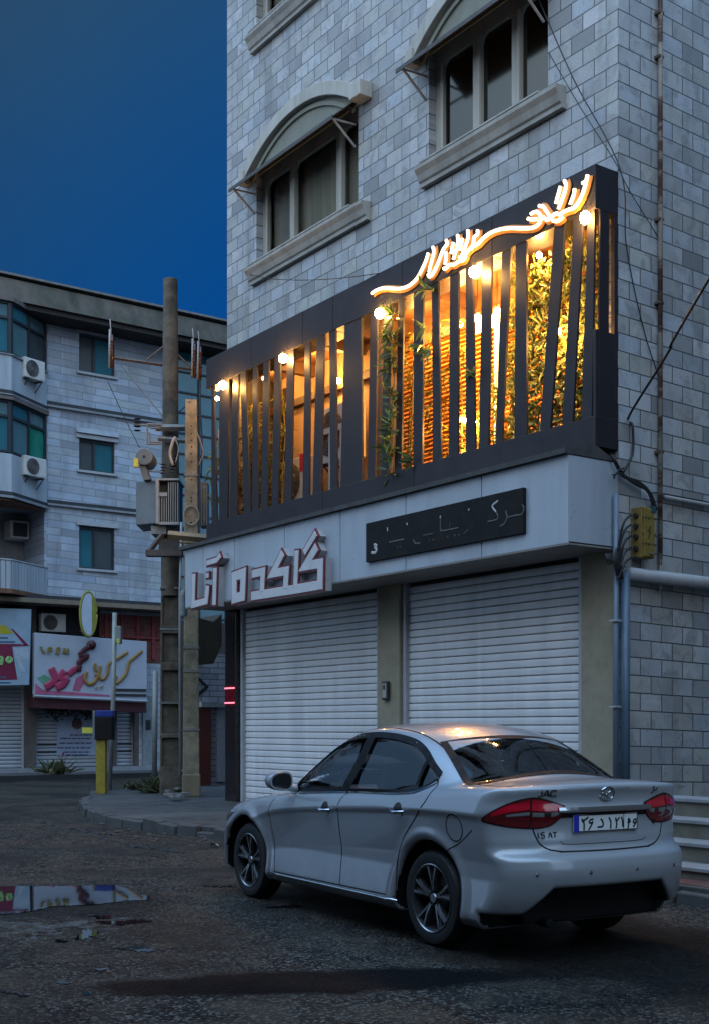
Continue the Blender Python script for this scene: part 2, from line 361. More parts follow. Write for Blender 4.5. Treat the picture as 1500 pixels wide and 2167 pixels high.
# ---- pavement round the corner building
pave = stone_tiles('pavement_slabs', (.05, .047, .045), (.03, .029, .029), (.02, .02, .02), .30, .30, .5, .008, .3, .6, .006)
PZ = .14
poly = [(14, -2.55), (6, -2.6), (1.5, -2.62), (-2.5, -2.78), (-5.2, -2.98), (-6.7, -3.05), (-7.9, -2.78), (-9.0, -2.42), (-10.3, -1.93), (-11.6, -1.25), (-12.9, -.62), (-13.6, .4), (-13.5, 3), (-13.2, 12), (14, 12)]
pv = MB(); pv.prism([(x, y, PZ) for x, y in poly], (0, 0, -.30)); tag(pv.build('pavement', pave, uvaxes=((1, 0, 0), (0, 1, 0)), bevel=.012), kind='structure')
kb = MB(); kmat = M('old_kerb_stone', (.05, .05, .048), .8, .5, 5, bmp=.6)
edge = [np.array(p) for p in poly[1:13]]
for a_, b_ in zip(edge[:-1], edge[1:]):
    L = np.linalg.norm(b_ - a_); d = (b_ - a_) / L; nn = np.array([d[1], -d[0]]) * -1; k = 0.
    if nn[1] > 0 and a_[1] < -1: nn = -nn
    while k < L - .05:
        l = min(.42 + .16 * rng.random(), L - k); p = a_ + d * k; q2 = a_ + d * (k + l - .02)
        sink = rng.normal(0, .018); outw = .11 + rng.normal(0, .02)
        if rng.random() < .2: sink -= .05
        z1 = PZ + .004 + min(sink, .012); o1 = nn * outw; o0 = -nn * .06
        z2 = z1 + rng.normal(0, .01)
        pts0 = [(*(p + o0), -.1), (*(q2 + o0), -.1), (*(q2 + o1), -.1), (*(p + o1), -.1)]
        pts1 = [(*(p + o0), z1), (*(q2 + o0), z2), (*(q2 + o1 * .8), z2 - .012), (*(p + o1 * .8), z1 - .015)]
        kb.hexa(pts0, pts1); k += l
tag(kb.build('kerb', kmat, bevel=.012), kind='structure')
# tilted broken slab and crumbs below the kerb
q = MB(); A = [at_z(208, 1745, .02), at_z(255, 1742, .02), at_z(270, 1722, .12), at_z(234, 1726, .12)]; q.prism(A, (0, 0, -.05)); tag(q.build('broken_slab', kmat, bevel=.006), 'broken kerb slab tilted down onto the road at the pavement corner', 'slab')
q = MB()
for k in range(110):
    u = rng.random(); p = at_z(200 + 290 * u + rng.normal(0, 6), 1752 + 16 * u + abs(rng.normal(0, 9)), .012); r_ = .004 + .026 * rng.random() ** 4
    q.ball(p, r_, 6, (1, 1 + rng.random(), .6))
tag(q.build('rubble', M('rubble_grit', (.07, .068, .065), .9, .4, 30)), kind='stuff')
q = MB(); P0 = at_z(450, 1793, .0); q.add([P0 + np.array(d) for d in ((-.05, 0, .01), (.0, -.03, .05), (.06, .0, .045), (.075, .05, .01), (.0, .06, .03))], [(0, 1, 4), (1, 2, 4), (2, 3, 4)]); tag(q.build('paper_scrap', M('scrap_paper', (.55, .55, .55), .7, .1)), 'crumpled white paper scrap lying on the asphalt near the front wheel', 'litter')
# red paving and stair on the right
rp = MB(); rp.add([(1.0, -2.58, PZ + .004), (9, -2.56, PZ + .004), (9, 0, PZ + .004), (1.0, -.0, PZ + .004)], [(0, 1, 2, 3)])
tag(rp.build('paving', stone_tiles('red_pavers', (.12, .035, .03), (.08, .022, .02), (.02, .015, .014), .2, .1, .5, .006, .3, .6), uvaxes=((1, 0, 0), (0, 1, 0))), kind='structure')
# ---- opposite pavement
fp = MB(); fp.box((-40, -40, -.1), (-21.7, 60, .12)); tag(fp.build('far_pavement', M('far_pavement_concrete', (.055, .055, .055), .8, .4, 3, bmp=.3), bevel=.02), kind='structure')
fk = MB(); fk.box((-21.69, -40, -.1), (-21.52, 60, .135)); tag(fk.build('far_kerb', M('dark_kerb', (.02, .02, .021), .8, .4, 3)), kind='structure')

# ---- unseen houses added behind the viewer and beside the lane to shut out low sky
def sky_blocker_house(label, a, b_, floors):
    h_ = thing('sky_blocker_house', label, 'building'); q = MB(); q.box(a, b_); q.build('wall', M('house_plaster', (.16, .145, .13), .85, .3, .8, bmp=.1, streak=True), h_)
    q = MB(); q.box((a[0] - .2, a[1] - .2, b_[2] + .002), (b_[0] + .2, b_[1] + .2, b_[2] + .25)); q.build('roof', M('house_roof', (.06, .05, .045), .8), h_)
    return h_
hs = sky_blocker_house('unseen plastered house row added behind the viewer to shut out the low sky', (-8, -30, 0), (40, -14.0, 10.5), 3)
for x in np.arange(-6, 34, 3.2):
    for z in (1.2, 4.4): q = MB(); q.box((x, -13.99, z), (x + 1.5, -13.96, z + 1.5)); q.build('window', M('house_window', (.03, .035, .04), .15), hs)
sky_blocker_house('unseen neighbouring house added across the lane to shade the marble side wall', (5.35, -.3, 0), (15, 18, 13), 3)
sky_blocker_house('unseen house added right of the viewer, beyond the lane mouth, to block low sky', (13.5, -13.0, 0), (24, -3.5, 5.5), 3)
# ================================================================ the corner building
marble = stone_tiles('grey_marble_slabs', (.43, .435, .44), (.285, .29, .295), (.05, .05, .052), .36, .20, msize=.0072, vein=.6)
cream = M('cream_paint', (.40, .385, .34), .6, .3, 5, bmp=.15, streak=True)
darkmetal = M('dark_canopy_metal', (.045, .04, .037), .5, .4, 6)
beige = M('beige_render', (.27, .235, .165), .75, .25, 4, bmp=.3)
def wall_holes(mb, fr, u0, u1, v0, v1, holes, depth):
    us = sorted({u0, u1, *[h[0] for h in holes], *[h[1] for h in holes]}); vs_ = sorted({v0, v1, *[h[2] for h in holes], *[h[3] for h in holes]})
    for a, b_ in zip(us[:-1], us[1:]):
        for c, d in zip(vs_[:-1], vs_[1:]):
            mu, mv = (a + b_) / 2, (c + d) / 2
            if any(h[0] < mu < h[1] and h[2] < mv < h[3] for h in holes): continue
            mb.add([fr(a, c), fr(b_, c), fr(b_, d), fr(a, d)], [(0, 1, 2, 3)])
    for h in holes:
        for p, q in (((h[0], h[2]), (h[1], h[2])), ((h[1], h[2]), (h[1], h[3])), ((h[1], h[3]), (h[0], h[3])), ((h[0], h[3]), (h[0], h[2]))):
            mb.add([fr(*p), fr(*q), fr(*q, -depth), fr(*p, -depth)], [(0, 1, 2, 3)])
BL, BTOP = -8.81, 18.2
bld = thing('corner_building', 'tall grey marble-clad corner building with arched upper windows above a lit slatted terrace', 'building')
F0 = ff(0.)
WINS = [(-7.84, -4.99, 8.86, 10.46), (-3.37, -1.11, 8.86, 10.46), (-7.84, -4.99, 12.64, 14.24), (-3.37, -1.11, 12.64, 14.24)]
mb = MB(); wall_holes(mb, F0, BL, 0, 3.36, BTOP, WINS + [(-8.62, -.16, 4.62, 7.30)], .22)
def uvwall(o, off): return o
front = mb.build('front_wall', marble, bld, uvaxes=((1, 0, 0), (0, 0, 1)), recalc=False)
uvl = front.data.uv_layers[0].data; a = np.zeros(len(uvl) * 2); uvl.foreach_get('uv', a); a[1::2] -= .18; uvl.foreach_set('uv', a)
mb = MB(); mb.add([(0, 0, 0), (0, 14, 0), (0, 14, BTOP), (0, 0, BTOP)], [(0, 1, 2, 3)])
side = mb.build('side_wall', marble, bld, uvaxes=((0, 1, 0), (0, .030, 1)), recalc=False)
uvl = side.data.uv_layers[0].data; a = np.zeros(len(uvl) * 2); uvl.foreach_get('uv', a); a[1::2] -= .18; uvl.foreach_set('uv', a)
mb = MB(); mb.add([(BL, 0, 0), (BL, 14, 0), (BL, 14, BTOP), (BL, 0, BTOP)], [(3, 2, 1, 0)]); mb.add([(BL, 14, 0), (0, 14, 0), (0, 14, BTOP), (BL, 14, BTOP)], [(3, 2, 1, 0)]); mb.add([(BL, 0, BTOP), (0, 0, BTOP), (0, 14, BTOP), (BL, 14, BTOP)], [(0, 1, 2, 3)])
mb.add([(BL, .9, 0), (0, .9, 0), (0, .9, BTOP), (BL, .9, BTOP)], [(0, 1, 2, 3)])
mb.build('rear_walls', M('plain_plaster', (.3, .3, .3), .8), bld)
mb = MB(); mb.box((.0005, .02, 0), (.03, 14, .52)); mb.build('shadow_band', M('shadow_band_black', (.02, .021, .022), .5, .3), bld)  # black band added at the wall foot for the shadowed gap there
# corner mouldings are plain; windows with sill, arch, canopy
glass = None
m, t, b = newmat('dusk_window_glass'); t.nodes.remove(b); o_ = t.nodes['Material Output']
tr = nd(t, 'ShaderNodeBsdfTransparent'); tr.inputs[0].default_value = (.88, .88, .84, 1); gl = nd(t, 'ShaderNodeBsdfGlossy'); gl.inputs['Roughness'].default_value = .12; gl.inputs[0].default_value = (.10, .10, .09, 1)
fr_ = nd(t, 'ShaderNodeFresnel'); fr_.inputs[0].default_value = 1.30; mx = nd(t, 'ShaderNodeMixShader')
t.links.new(fr_.outputs[0], mx.inputs[0]); t.links.new(tr.outputs[0], mx.inputs[1]); t.links.new(gl.outputs[0], mx.inputs[2]); t.links.new(mx.outputs[0], o_.inputs[0])
curtain_d = M('brown_blind', (.33, .315, .265), .9, .4, 3, streak=True); curtain_l = M('pale_curtain', (.22, .22, .22), .9, .25, 6)
olive = M('olive_tympanum', (.19, .195, .155), .7, .2, 4, bmp=.1); sillm = M('sill_plaster', (.36, .35, .315), .65, .35, 4, bmp=.2, streak=True)
def arched_window(x0, x1, z0, lights):
    """lights = mullion centres"""
    wz1 = z0 + 1.60; wnd = D.objects.new('window', None); COL.objects.link(wnd); wnd.parent = bld
    f = MB(); y0, y1 = .12, .19
    f.box((x0, y0, z0), (x0 + .16, y1, wz1)); f.box((x1 - .10, y0, z0), (x1, y1, wz1)); f.box((x0 + .16, y0, z0), (x1 - .10, y1, z0 + .06)); f.box((x0 + .16, y0, wz1 - .22), (x1 - .10, y1, wz1))
    for m_ in lights: f.box((m_ - .075, y0 - .012, z0 + .06), (m_ + .075, y1 - .01, wz1 - .22)); f.tube([(m_ + .05, y0 - .015, z0 + .06), (m_ + .05, y0 - .015, wz1 - .24)], .022, 6)
    f.tube([(x0 + .15, y0 - .005, z0 + .05), (x0 + .15, y0 - .005, wz1 - .25)], .025, 6)
    edges = [x0 + .16] + [v_ for m_ in lights for v_ in (m_ - .075, m_ + .075)] + [x1 - .10]
    for a_, b_ in zip(edges[::2], edges[1::2]):                # rounded upper corners of each light
        for (cx_, sg) in ((a_, 1), (b_, -1)):
            P = [(cx_, y0 + .004, wz1 - .22)] + [(cx_ + sg * .11 * (1 - math.cos(k * math.pi / 12)), y0 + .004, wz1 - .22 - .13 * (1 - math.sin(k * math.pi / 12))) for k in range(7)]
            f.prism(P, (0, .05, 0))
    f.build('frame', cream, wnd, bevel=.006)
    p = MB(); p.add([(x0 + .1, .165, z0), (x1 - .05, .165, z0), (x1 - .05, .165, wz1), (x0 + .1, .165, wz1)], [(0, 1, 2, 3)]); p.build('pane', MATS['dusk_window_glass'], wnd)
    c = MB(); n = 40
    for k in range(n):
        u0, u1 = x0 + (x1 - x0) * k / n, x0 + (x1 - x0) * (k + 1) / n; w0, w1 = .27 + .012 * math.sin(k * 1.9), .27 + .012 * math.sin((k + 1) * 1.9)
        c.add([(u0, w0, z0 - .1), (u1, w1, z0 - .1), (u1, w1, wz1), (u0, w0, wz1)], [(0, 1, 2, 3)])
    c.build('blind', curtain_d, wnd)
    c = MB(); xa = x0 + .42; c.prism([(xa, .235, z0), (xa + .34, .235, z0), (xa + .34, .235, z0 + .78), (xa, .235, z0 + .98)], (0, .01, 0)); c.build('curtain', curtain_l, wnd)
    # sill
    s_ = MB(); pr = [(0, -.26), (-.07, -.26), (-.075, -.21), (-.10, -.19), (-.13, -.11), (-.17, -.05), (-.175, -.005), (0, .012)]
    A = [(x0 - .10, y, z0 + dz - .005) for y, dz in pr]; s_.prism(A, (x1 - x0 + .40, 0, 0)); s_.build('sill', sillm, wnd, bevel=.004)
    s_ = MB(); s_.box((x0, -.17, z0 + .007), (x1, .12, z0 + .03)); s_.build('sill_slab', sillm, wnd)
    # arch hood and tympanum
    xa, xb = x0 - .22, x1 + .10; xm, hw, zs, rise = (xa + xb) / 2, (xb - xa) / 2, z0 + 1.52, .52
    N = 24; arc = [(xm - hw + 2 * hw * k / N, zs + rise * (1 - abs(2 * k / N - 1) ** 2.1)) for k in range(N + 1)]
    ar = MB(); band(ar, [(p_[0], p_[1] + .08) for p_ in arc], .10, F0, .0, .13, ends=.02); ar.box((xb - .02, -.22, zs - .06), (xb + .24, 0, zs + .16)); ar.box((xa - .10, -.16, zs - .10), (xa + .05, 0, zs + .12))
    ar.build('arch_hood', cream, wnd, bevel=.01)
    tp = MB(); tp.prism([(p_[0], -.002, p_[1] + .0) for p_ in arc] + [(xb, -.002, zs - .04), (xa, -.002, zs - .04)], (0, -.025, 0))
    band(tp, [(xm + (p_[0] - xm) * .9, p_[1] - .09) for p_ in arc], .03, F0, .02, .06, ends=.01); tp.build('tympanum', olive, wnd)
    # sheet canopy on two stays
    cp = MB(); ca, cb = x0 - .16, x1 - .02; zt, zf, yo = z0 + 1.60, z0 + 1.24, -.42
    cp.hexa([(ca, 0, zt), (cb, 0, zt), (cb, yo, zf), (ca, yo, zf)], [(ca, 0, zt - .02), (cb, 0, zt - .02), (cb, yo, zf - .02), (ca, yo, zf - .02)])
    cp.box((ca, yo - .015, zf - .05), (cb, yo, zf + .005)); cp.build('canopy', darkmetal, wnd)
    for xx in (ca + .10, cb - .05):
        br_ = MB(); br_.tube([(xx, yo + .03, zf - .02), (xx, .0, zf - .32)], .018, 6); br_.tube([(xx, yo, zf - .02), (xx, 0, zf - .0)], .014, 6)
        br_.build('canopy_stay', M('galvanised_bar', (.30, .30, .30), .5, .3), wnd)
    return wnd
ml1 = [float(at_y(624, 500, .15)[0]), float(at_y(723, 460, .15)[0])]
ml2 = [float(at_y(1013, 230, .15)[0]), float(at_y(1096, 190, .15)[0])]
arched_window(*WINS[0][:3], ml1); arched_window(*WINS[1][:3], [ml2[0], ml2[1]])
arched_window(*WINS[2][:3], ml1); arched_window(*WINS[3][:3], ml2)
# ground floor: pilasters, lintel, shutters
pl = MB(); pl.box((-4.50, -.02, PZ), (-3.995, .25, 3.36)); pl.build('pilaster', beige, bld, bevel=.01)
pl = MB(); pl.box((-.555, -.02, PZ), (-.002, .25, 3.36)); pl.build('pilaster', beige, bld, bevel=.01)
m, t, b = newmat('black_granite'); v = nd(t, 'ShaderNodeTexCoord').outputs['Object']; t.links.new(cramp(t, noise(t, v, 60, 5), [(.4, (.008, .006, .007)), (.7, (.03, .022, .024))]), b.inputs['Base Color']); b.inputs['Roughness'].default_value = .16
pl = MB(); pl.box((BL, -.04, PZ), (-8.44, .25, 3.36)); pl.build('pilaster', MATS['black_granite'], bld, bevel=.006)
frm = M('shutter_rail_metal', (.36, .37, .40), .4, .2, 6); slatm = M('white_shutter_slat', (.60, .60, .61), .42, .14, 2.5, bmp=.05, c2=(.47, .47, .49), streak=True)
def shutter(x0, x1, label):
    r_ = thing('roller_shutter', label, 'roller shutter')
    s_ = MB(); z = PZ + .06; k = 0; pit = .1005
    while z < 3.30:
        z1 = min(z + pit, 3.345); h_ = z1 - z
        pr = [(0.125, z + .003), (.104, z + .006), (.098, z + .016), (.097, z + h_ * .6), (.100, z1 - .012), (.108, z1 - .004), (.128, z1 - .002), (.135, z1 - .002), (.135, z + .003)]
        s_.prism([(x0 + .05, y, zz) for y, zz in pr], (x1 - x0 - .10, 0, 0)); z = z1; k += 1
    s_.build('curtain', slatm, r_)
    bk = MB(); bk.box((x0 + .05, .136, PZ), (x1 - .05, .15, 3.36)); bk.build('gap_backing', M('shutter_gap_dark', (.02, .02, .022), .8), r_)
    for xa, xb in ((x0, x0 + .065), (x1 - .09, x1)): f = MB(); f.box((xa, .035, PZ), (xb, .14, 3.36)); f.build('guide_rail', frm, r_, bevel=.006)
    f = MB(); f.box((x0 + .06, .085, PZ), (x1 - .08, .12, PZ + .06)); f.build('bottom_bar', frm, r_, bevel=.006)
    return r_
shutter(-8.43, -4.505, 'white roller shutter on the left, between the black granite pillar and the beige pilaster')
shutter(-3.99, -.56, 'white roller shutter on the right, behind the car roof and below the blackened nameplate')
lk = thing('shutter_switch', 'small black key switch box fixed to the beige pilaster between the shutters', 'switch')
p0 = at_y(818, 1462, -.03); q = MB(); q.box(p0 + np.array((-.07, -.045, -.13)), p0 + np.array((.07, .0, .13))); q.build('casing', M('switch_black', (.02, .02, .02), .4), lk, bevel=.012)
q = MB(); q.box(p0 + np.array((-.045, -.052, -.10)), p0 + np.array((.045, -.044, .10))); q.build('face', M('switch_face', (.33, .32, .28), .45), lk, bevel=.008); q = MB(); q.box(p0 + np.array((-.02, -.058, .015)), p0 + np.array((.022, -.05, .08))); q.build('key_slot', M('switch_slot', (.03, .03, .03), .5), lk)
# ---- white panel fascia box over the shutters with its ledge
acm = M('white_panel_sheet', (.33, .37, .42), .35, .22, 1.6, c2=(.25, .275, .31), streak=True)
FY = -.775
fas = thing('fascia_box', 'long white panel sign box running above both roller shutters', 'sign box')
q = MB(); seams = [-8.85] + [float(at_y(px, 1150, FY)[0]) for px in (430, 497, 602, 720, 858, 1018)] + [0.002]
for a_, b_ in zip(seams[:-1], seams[1:]): q.box((a_ + .007, FY, 3.372), (b_ - .007, FY + .02, 4.325))
q.build('front_panel', acm, fas, bevel=.002)
q = MB(); q.box((-8.84, FY + .021, 3.375), (-.012, .0, 4.32)); q.build('carcass', M('panel_gap', (.012, .012, .013), .8), fas)
q = MB(); q.box((-.011, FY + .012, 3.385), (.004, -.004, 4.318)); q.build('end_panel', acm, fas, bevel=.002)
q = MB(); q.box((-8.85, FY + .002, 3.352), (.004, 0.03, 3.371)); q.build('soffit', M('grey_soffit', (.20, .18, .165), .6, .25, 3), fas)
q = MB(); q.hexa([(-8.97, -.84, 4.328), (.012, -.84, 4.328), (.012, -.02, 4.328), (-8.97, -.02, 4.328)], [(-8.97, -.84, 4.385), (.012, -.84, 4.385), (.012, -.36, 4.468), (-8.97, -.36, 4.468)]); q.build('ledge', M('weathered_ledge', (.05, .047, .045), .7, .45, 5, bmp=.25), fas)
# ---- block letters (front faces pale, dark red returns)
lw = M('letter_face_white', (.47, .47, .48), .4, .15, 5); lr = M('letter_edge_red', (.13, .012, .02), .45, .3, 8); lgrey = M('letter_return_grey', (.36, .36, .37), .5, .25, 6)
LY = FY - .13
c1 = lambda X, Y_: at_y(480 + X / 6.25, 1090 + Y_ / 6.25, LY)[[0, 2]]
c2_ = lambda X, Y_: at_y(380 + X / 7.5, 1080 + Y_ / 7.5, LY)[[0, 2]]
def block_letter(label, parts_):
    r_ = thing('sign_letter', label, 'sign letter', 'block letters on the fascia')
    for k, (conv, pts, closed, hw_) in enumerate(parts_):
        P = [conv(*p) for p in pts]; e = .0012 * k
        a = MB(); band(a, P, hw_, ff(FY), .1305 + e, .142 + e, closed, ends=.0 if closed else .001); a.build('face', lw, r_, bevel=.004)
        a = MB(); band(a, P, hw_ + .026, ff(FY), .108 + e, .130 + e, closed, ends=.0 if closed else .027); a.build('red_edge', lr, r_)
        a = MB(); band(a, P, hw_ + .016, ff(FY), -.004 - e, .107 + e, closed, ends=.0 if closed else .017); a.build('return', lgrey, r_)
block_letter('joined block letters with two slanted bars rising highest, rightmost of the lettering', [
    (c1, [(330, 1075), (900, 985), (1240, 925), (1245, 640), (1045, 675), (1195, 420)], False, .066), (c1, [(1030, 500), (1185, 240)], False, .05), (c1, [(935, 470), (915, 955)], False, .05),
    (c1, [(785, 975), (800, 740), (615, 775), (750, 500)], False, .062), (c1, [(345, 785), (490, 750), (475, 1010)], False, .06)])
block_letter('closed square ring letter standing alone near the middle of the block lettering', [(c1, [(105, 815), (225, 770), (215, 1075), (105, 1105)], True, .075)])
block_letter('leftmost block letter shaped like an open box with a small square dot inside', [(c2_, [(235, 1010), (220, 1500), (430, 1440), (455, 1200)], False, .055), (c2_, [(430, 1040), (470, 1030)], False, .04)])
block_letter('upright bar letter with a stepped stroke above it, next to the open box letter', [(c2_, [(572, 915), (555, 1505)], False, .055), (c2_, [(440, 840), (600, 790), (655, 715)], False, .042)])
# ---- blackened nameplate
npz = thing('blackened_nameplate', 'dark nameplate with faint worn-off white script on the white fascia', 'sign')
q = MB(); q.box((-3.66, FY - .05, 3.552), (-.656, FY - .001, 4.064)); q.build('board', M('plate_black_paint', (.010, .010, .011), .6, .5, 4, c2=(.016, .015, .014), spec=.12), npz, bevel=.004)
cp_ = lambda X, Y_: at_y(770 + X / 4.1667, 1020 + Y_ / 4.1667, FY - .052)
q = MB(); strokes(q, [([(85, 552), (108, 560), (92, 580), (108, 592), (95, 622), (62, 622)], .018), ([(1178, 165), (1128, 212), (1160, 262)], .012), ([(203, 402), (205, 432)], .010), ([(672, 296), (668, 318)], .012), ([(920, 236), (921, 250)], .011), ([(376, 360), (378, 380)], .011)], cp_, NY, .004, 6)
q.build('lettering', M('worn_letter_white', (.42, .42, .41), .6, .3, 20), npz)
q = MB(); strokes(q, [([(1160, 262), (1176, 300), (1165, 332), (1088, 350)], .009), ([(1245, 252), (1258, 312), (1232, 370), (1198, 390)], .010), ([(1258, 314), (1330, 296), (1388, 284), (1408, 232), (1392, 200)], .009), ([(670, 318), (672, 420), (695, 430), (830, 404)], .009), ([(218, 532), (350, 505)], .010), ([(430, 510), (450, 540), (492, 540)], .010), ([(520, 472), (605, 455)], .006), ([(572, 512), (574, 522)], .010), ([(608, 500), (608, 516)], .010), ([(736, 475), (737, 490)], .008), ([(796, 462), (797, 478)], .010), ([(834, 458), (836, 472)], .009), ([(290, 570), (291, 580)], .008), ([(320, 565), (321, 576)], .009), ([(876, 456), (918, 420)], .007), ([(752, 400), (758, 360)], .005)], cp_, NY, .0035, 6)
q.build('faded_lettering', M('faded_letter_grey', (.085, .085, .083), .7, .4, 20), npz)
# ================================================================ the lit terrace behind its slatted screen
SY = -.36
scr_m = M('charcoal_panel', (.021, .019, .023), .45, .18, 1.5, spec=.22)
scr = thing('slatted_screen', 'dark box screen of slanted charcoal slats wrapped round the lit upper terrace', 'screen')
ZT, ZM, ZB0, ZB1 = 7.562, 7.075, 4.80, 4.465
def panel_row(z0, z1, cuts, nm, ya=SY, yb=-.002):
    xs = [-8.885] + cuts + [-.001]; q = MB()
    for a_, b_ in zip(xs[:-1], xs[1:]): q.box((a_ + (.004 if a_ > -8.8 else 0), ya, z0), (b_ - (.004 if b_ < -.1 else 0), yb, z1))
    return q.build(nm, scr_m, scr, bevel=.004)
panel_row(ZM, ZT, [float(at_y(px, 740, SY)[0]) for px in (532, 641, 704, 850, 1040)], 'top_panel')
panel_row(ZB1, ZB0, [float(at_y(px, 1050, SY)[0]) for px in (683, 875)], 'bottom_panel')
# openings between the slats in photo columns: (top left, top right, bottom left, bottom right)
G = [(441.5, 446, 441, 446.5), (451.3, 463.3, 458, 462.5), (483.3, 492, 480, 485), (504, 507.5, 499.3, 515.3), (518.7, 534, 528.7, 532.7), (542.7, 556, 546, 550.7), (568, 580, 564.7, 573.3), (593.3, 606, 586.7, 600),
     (620.5, 644, 614.7, 638.9), (655, 669, 652.8, 660), (685, 695.3, 677.7, 697.5), (708.5, 727.6, 712, 718), (762.8, 781.9, 764.3, 775.3), (797, 810.5, 791, 804), (827, 841, 820, 832), (852, 873, 847, 872), (893.6, 911, 891, 913.6),
     (924.8, 949.6, 931, 947), (968, 983, 966, 983), (997.6, 1017.6, 1003, 1010.4), (1038, 1059.7, 1030.8, 1045.7), (1079, 1088.7, 1058.8, 1085.9), (1111, 1170.8, 1112, 1139), (1194, 1211.9, 1161.5, 1186.7), (1232, 1241.5, 1209, 1227.7), (1256, 1263, 1250, 1252)]
def onz(px, z, y):                                              # world x of photo column px on plane y (does not depend on z)
    return float(at_y(px, 700, y)[0])
for i in range(len(G) - 1):
    a, b_ = G[i], G[i + 1]
    tl, trr, bl, br_ = onz(a[1], 0, SY), onz(b_[0], 0, SY), onz(a[3], 0, SY), onz(b_[2], 0, SY)
    q = MB(); y0, y1 = SY + .012, SY + .042
    q.hexa([(bl, y0, ZB0 - .03), (br_, y0, ZB0 - .03), (trr, y0, ZM + .03), (tl, y0, ZM + .03)], [(bl, y1, ZB0 - .03), (br_, y1, ZB0 - .03), (trr, y1, ZM + .03), (tl, y1, ZM + .03)])
    q.build('slat', scr_m, scr, bevel=.003)
q = MB(); q.hexa([(-.028, -.30, ZB0 - .02), (-.004, -.30, ZB0 - .02), (-.004, -.15, ZB0 - .02), (-.028, -.15, ZB0 - .02)], [(-.028, -.285, ZM + .02), (-.004, -.285, ZM + .02), (-.004, -.14, ZM + .02), (-.028, -.14, ZM + .02)]); q.build('slat', scr_m, scr, bevel=.003)
q = MB(); q.box((-.06, -.055, ZB0 - .02), (-.004, -.003, ZM + .02)); q.build('slat', scr_m, scr, bevel=.003)
q = MB(); q.box((-.05, SY + .01, ZB0 - .02), (-.006, -.003, ZB0 + .95)); q.build('side_panel', scr_m, scr, bevel=.003)
# room shell
YB = .86
trr_ = thing('terrace_room', 'warm lit terrace room with orange louvred wall seen between the slats', 'terrace')
floor_m = M('terrace_floor', (.05, .04, .035), .6); ceil_m = M('brown_terrace_ceiling', (.16, .075, .032), .55, .3, 3, streak=True)
plast = M('terrace_plaster', (.34, .22, .12), .8, .15, 2.5, bmp=.1)
q = MB(); q.box((-8.62, -.34, 4.50), (-.10, YB, 4.62)); q.build('floor', floor_m, trr_)
q = MB(); q.box((-8.62, .0, 7.30), (-.16, YB, 7.36)); q.box((-8.8, -.34, 7.10), (-.07, -.01, 7.14)); q.build('ceiling', ceil_m, trr_)
XL = -5.0
q = MB(); q.box((-8.62, YB - .04, 4.62), (XL, YB, 7.30)); q.build('plaster_wall', plast, trr_)
xd = onz(607, 0, YB - .06); q = MB(); q.box((-8.60, YB - .08, 4.62), (xd, YB - .041, 7.12)); q.build('dark_wall_panel', M('dark_wall_panel', (.012, .008, .005), .6, .3, 3), trr_)
q = MB(); q.box((-8.64, .22, 4.62), (-8.60, YB, 7.3)); q.build('end_wall', MATS['dark_wall_panel'], trr_); q = MB(); q.box((-.20, .22, 4.62), (-.16, YB, 7.3)); q.build('end_wall', plast, trr_)
louv = M('orange_louvre', (.72, .30, .065), .5, .25, 3)
q = MB(); z = 4.62
while z < 6.88: q.prism([(XL, YB - .10, z + .008), (XL, YB - .06, z + .055), (XL, YB - .03, z + .06), (XL, YB - .03, z)], (XL * -1 - .2, 0, 0)); z += .062
q.build('louvre_wall', louv, trr_)
q = MB(); q.box((XL, YB - .03, 4.62), (-.2, YB, 7.3)); q.box((XL, YB - .14, 6.88), (-.2, YB - .03, 7.02)); q.build('louvre_backing', M('brown_backing', (.20, .07, .025), .6, .25, 3), trr_)
bm_ = M('dark_beam', (.07, .035, .018), .5, .3, 4)
for x in (-7.4, -6.0, -4.9, -3.4, -1.9): q = MB(); q.box((x - .06, 0.0, 7.12), (x + .06, YB - .05, 7.30)); q.build('ceiling_beam', bm_, trr_)
q = MB(); q.box((-8.6, YB - .14, 6.72), (XL, YB - .045, 6.84)); q.build('ceiling_beam', bm_, trr_)
for px in (489, 804): x = onz(px, 0, -.10); q = MB(); q.box((x - .16, -.12, 4.62), (x + .16, -.06, 7.10)); q.build('post', M('terrace_post', (.20, .11, .06), .6, .2, 4), trr_)
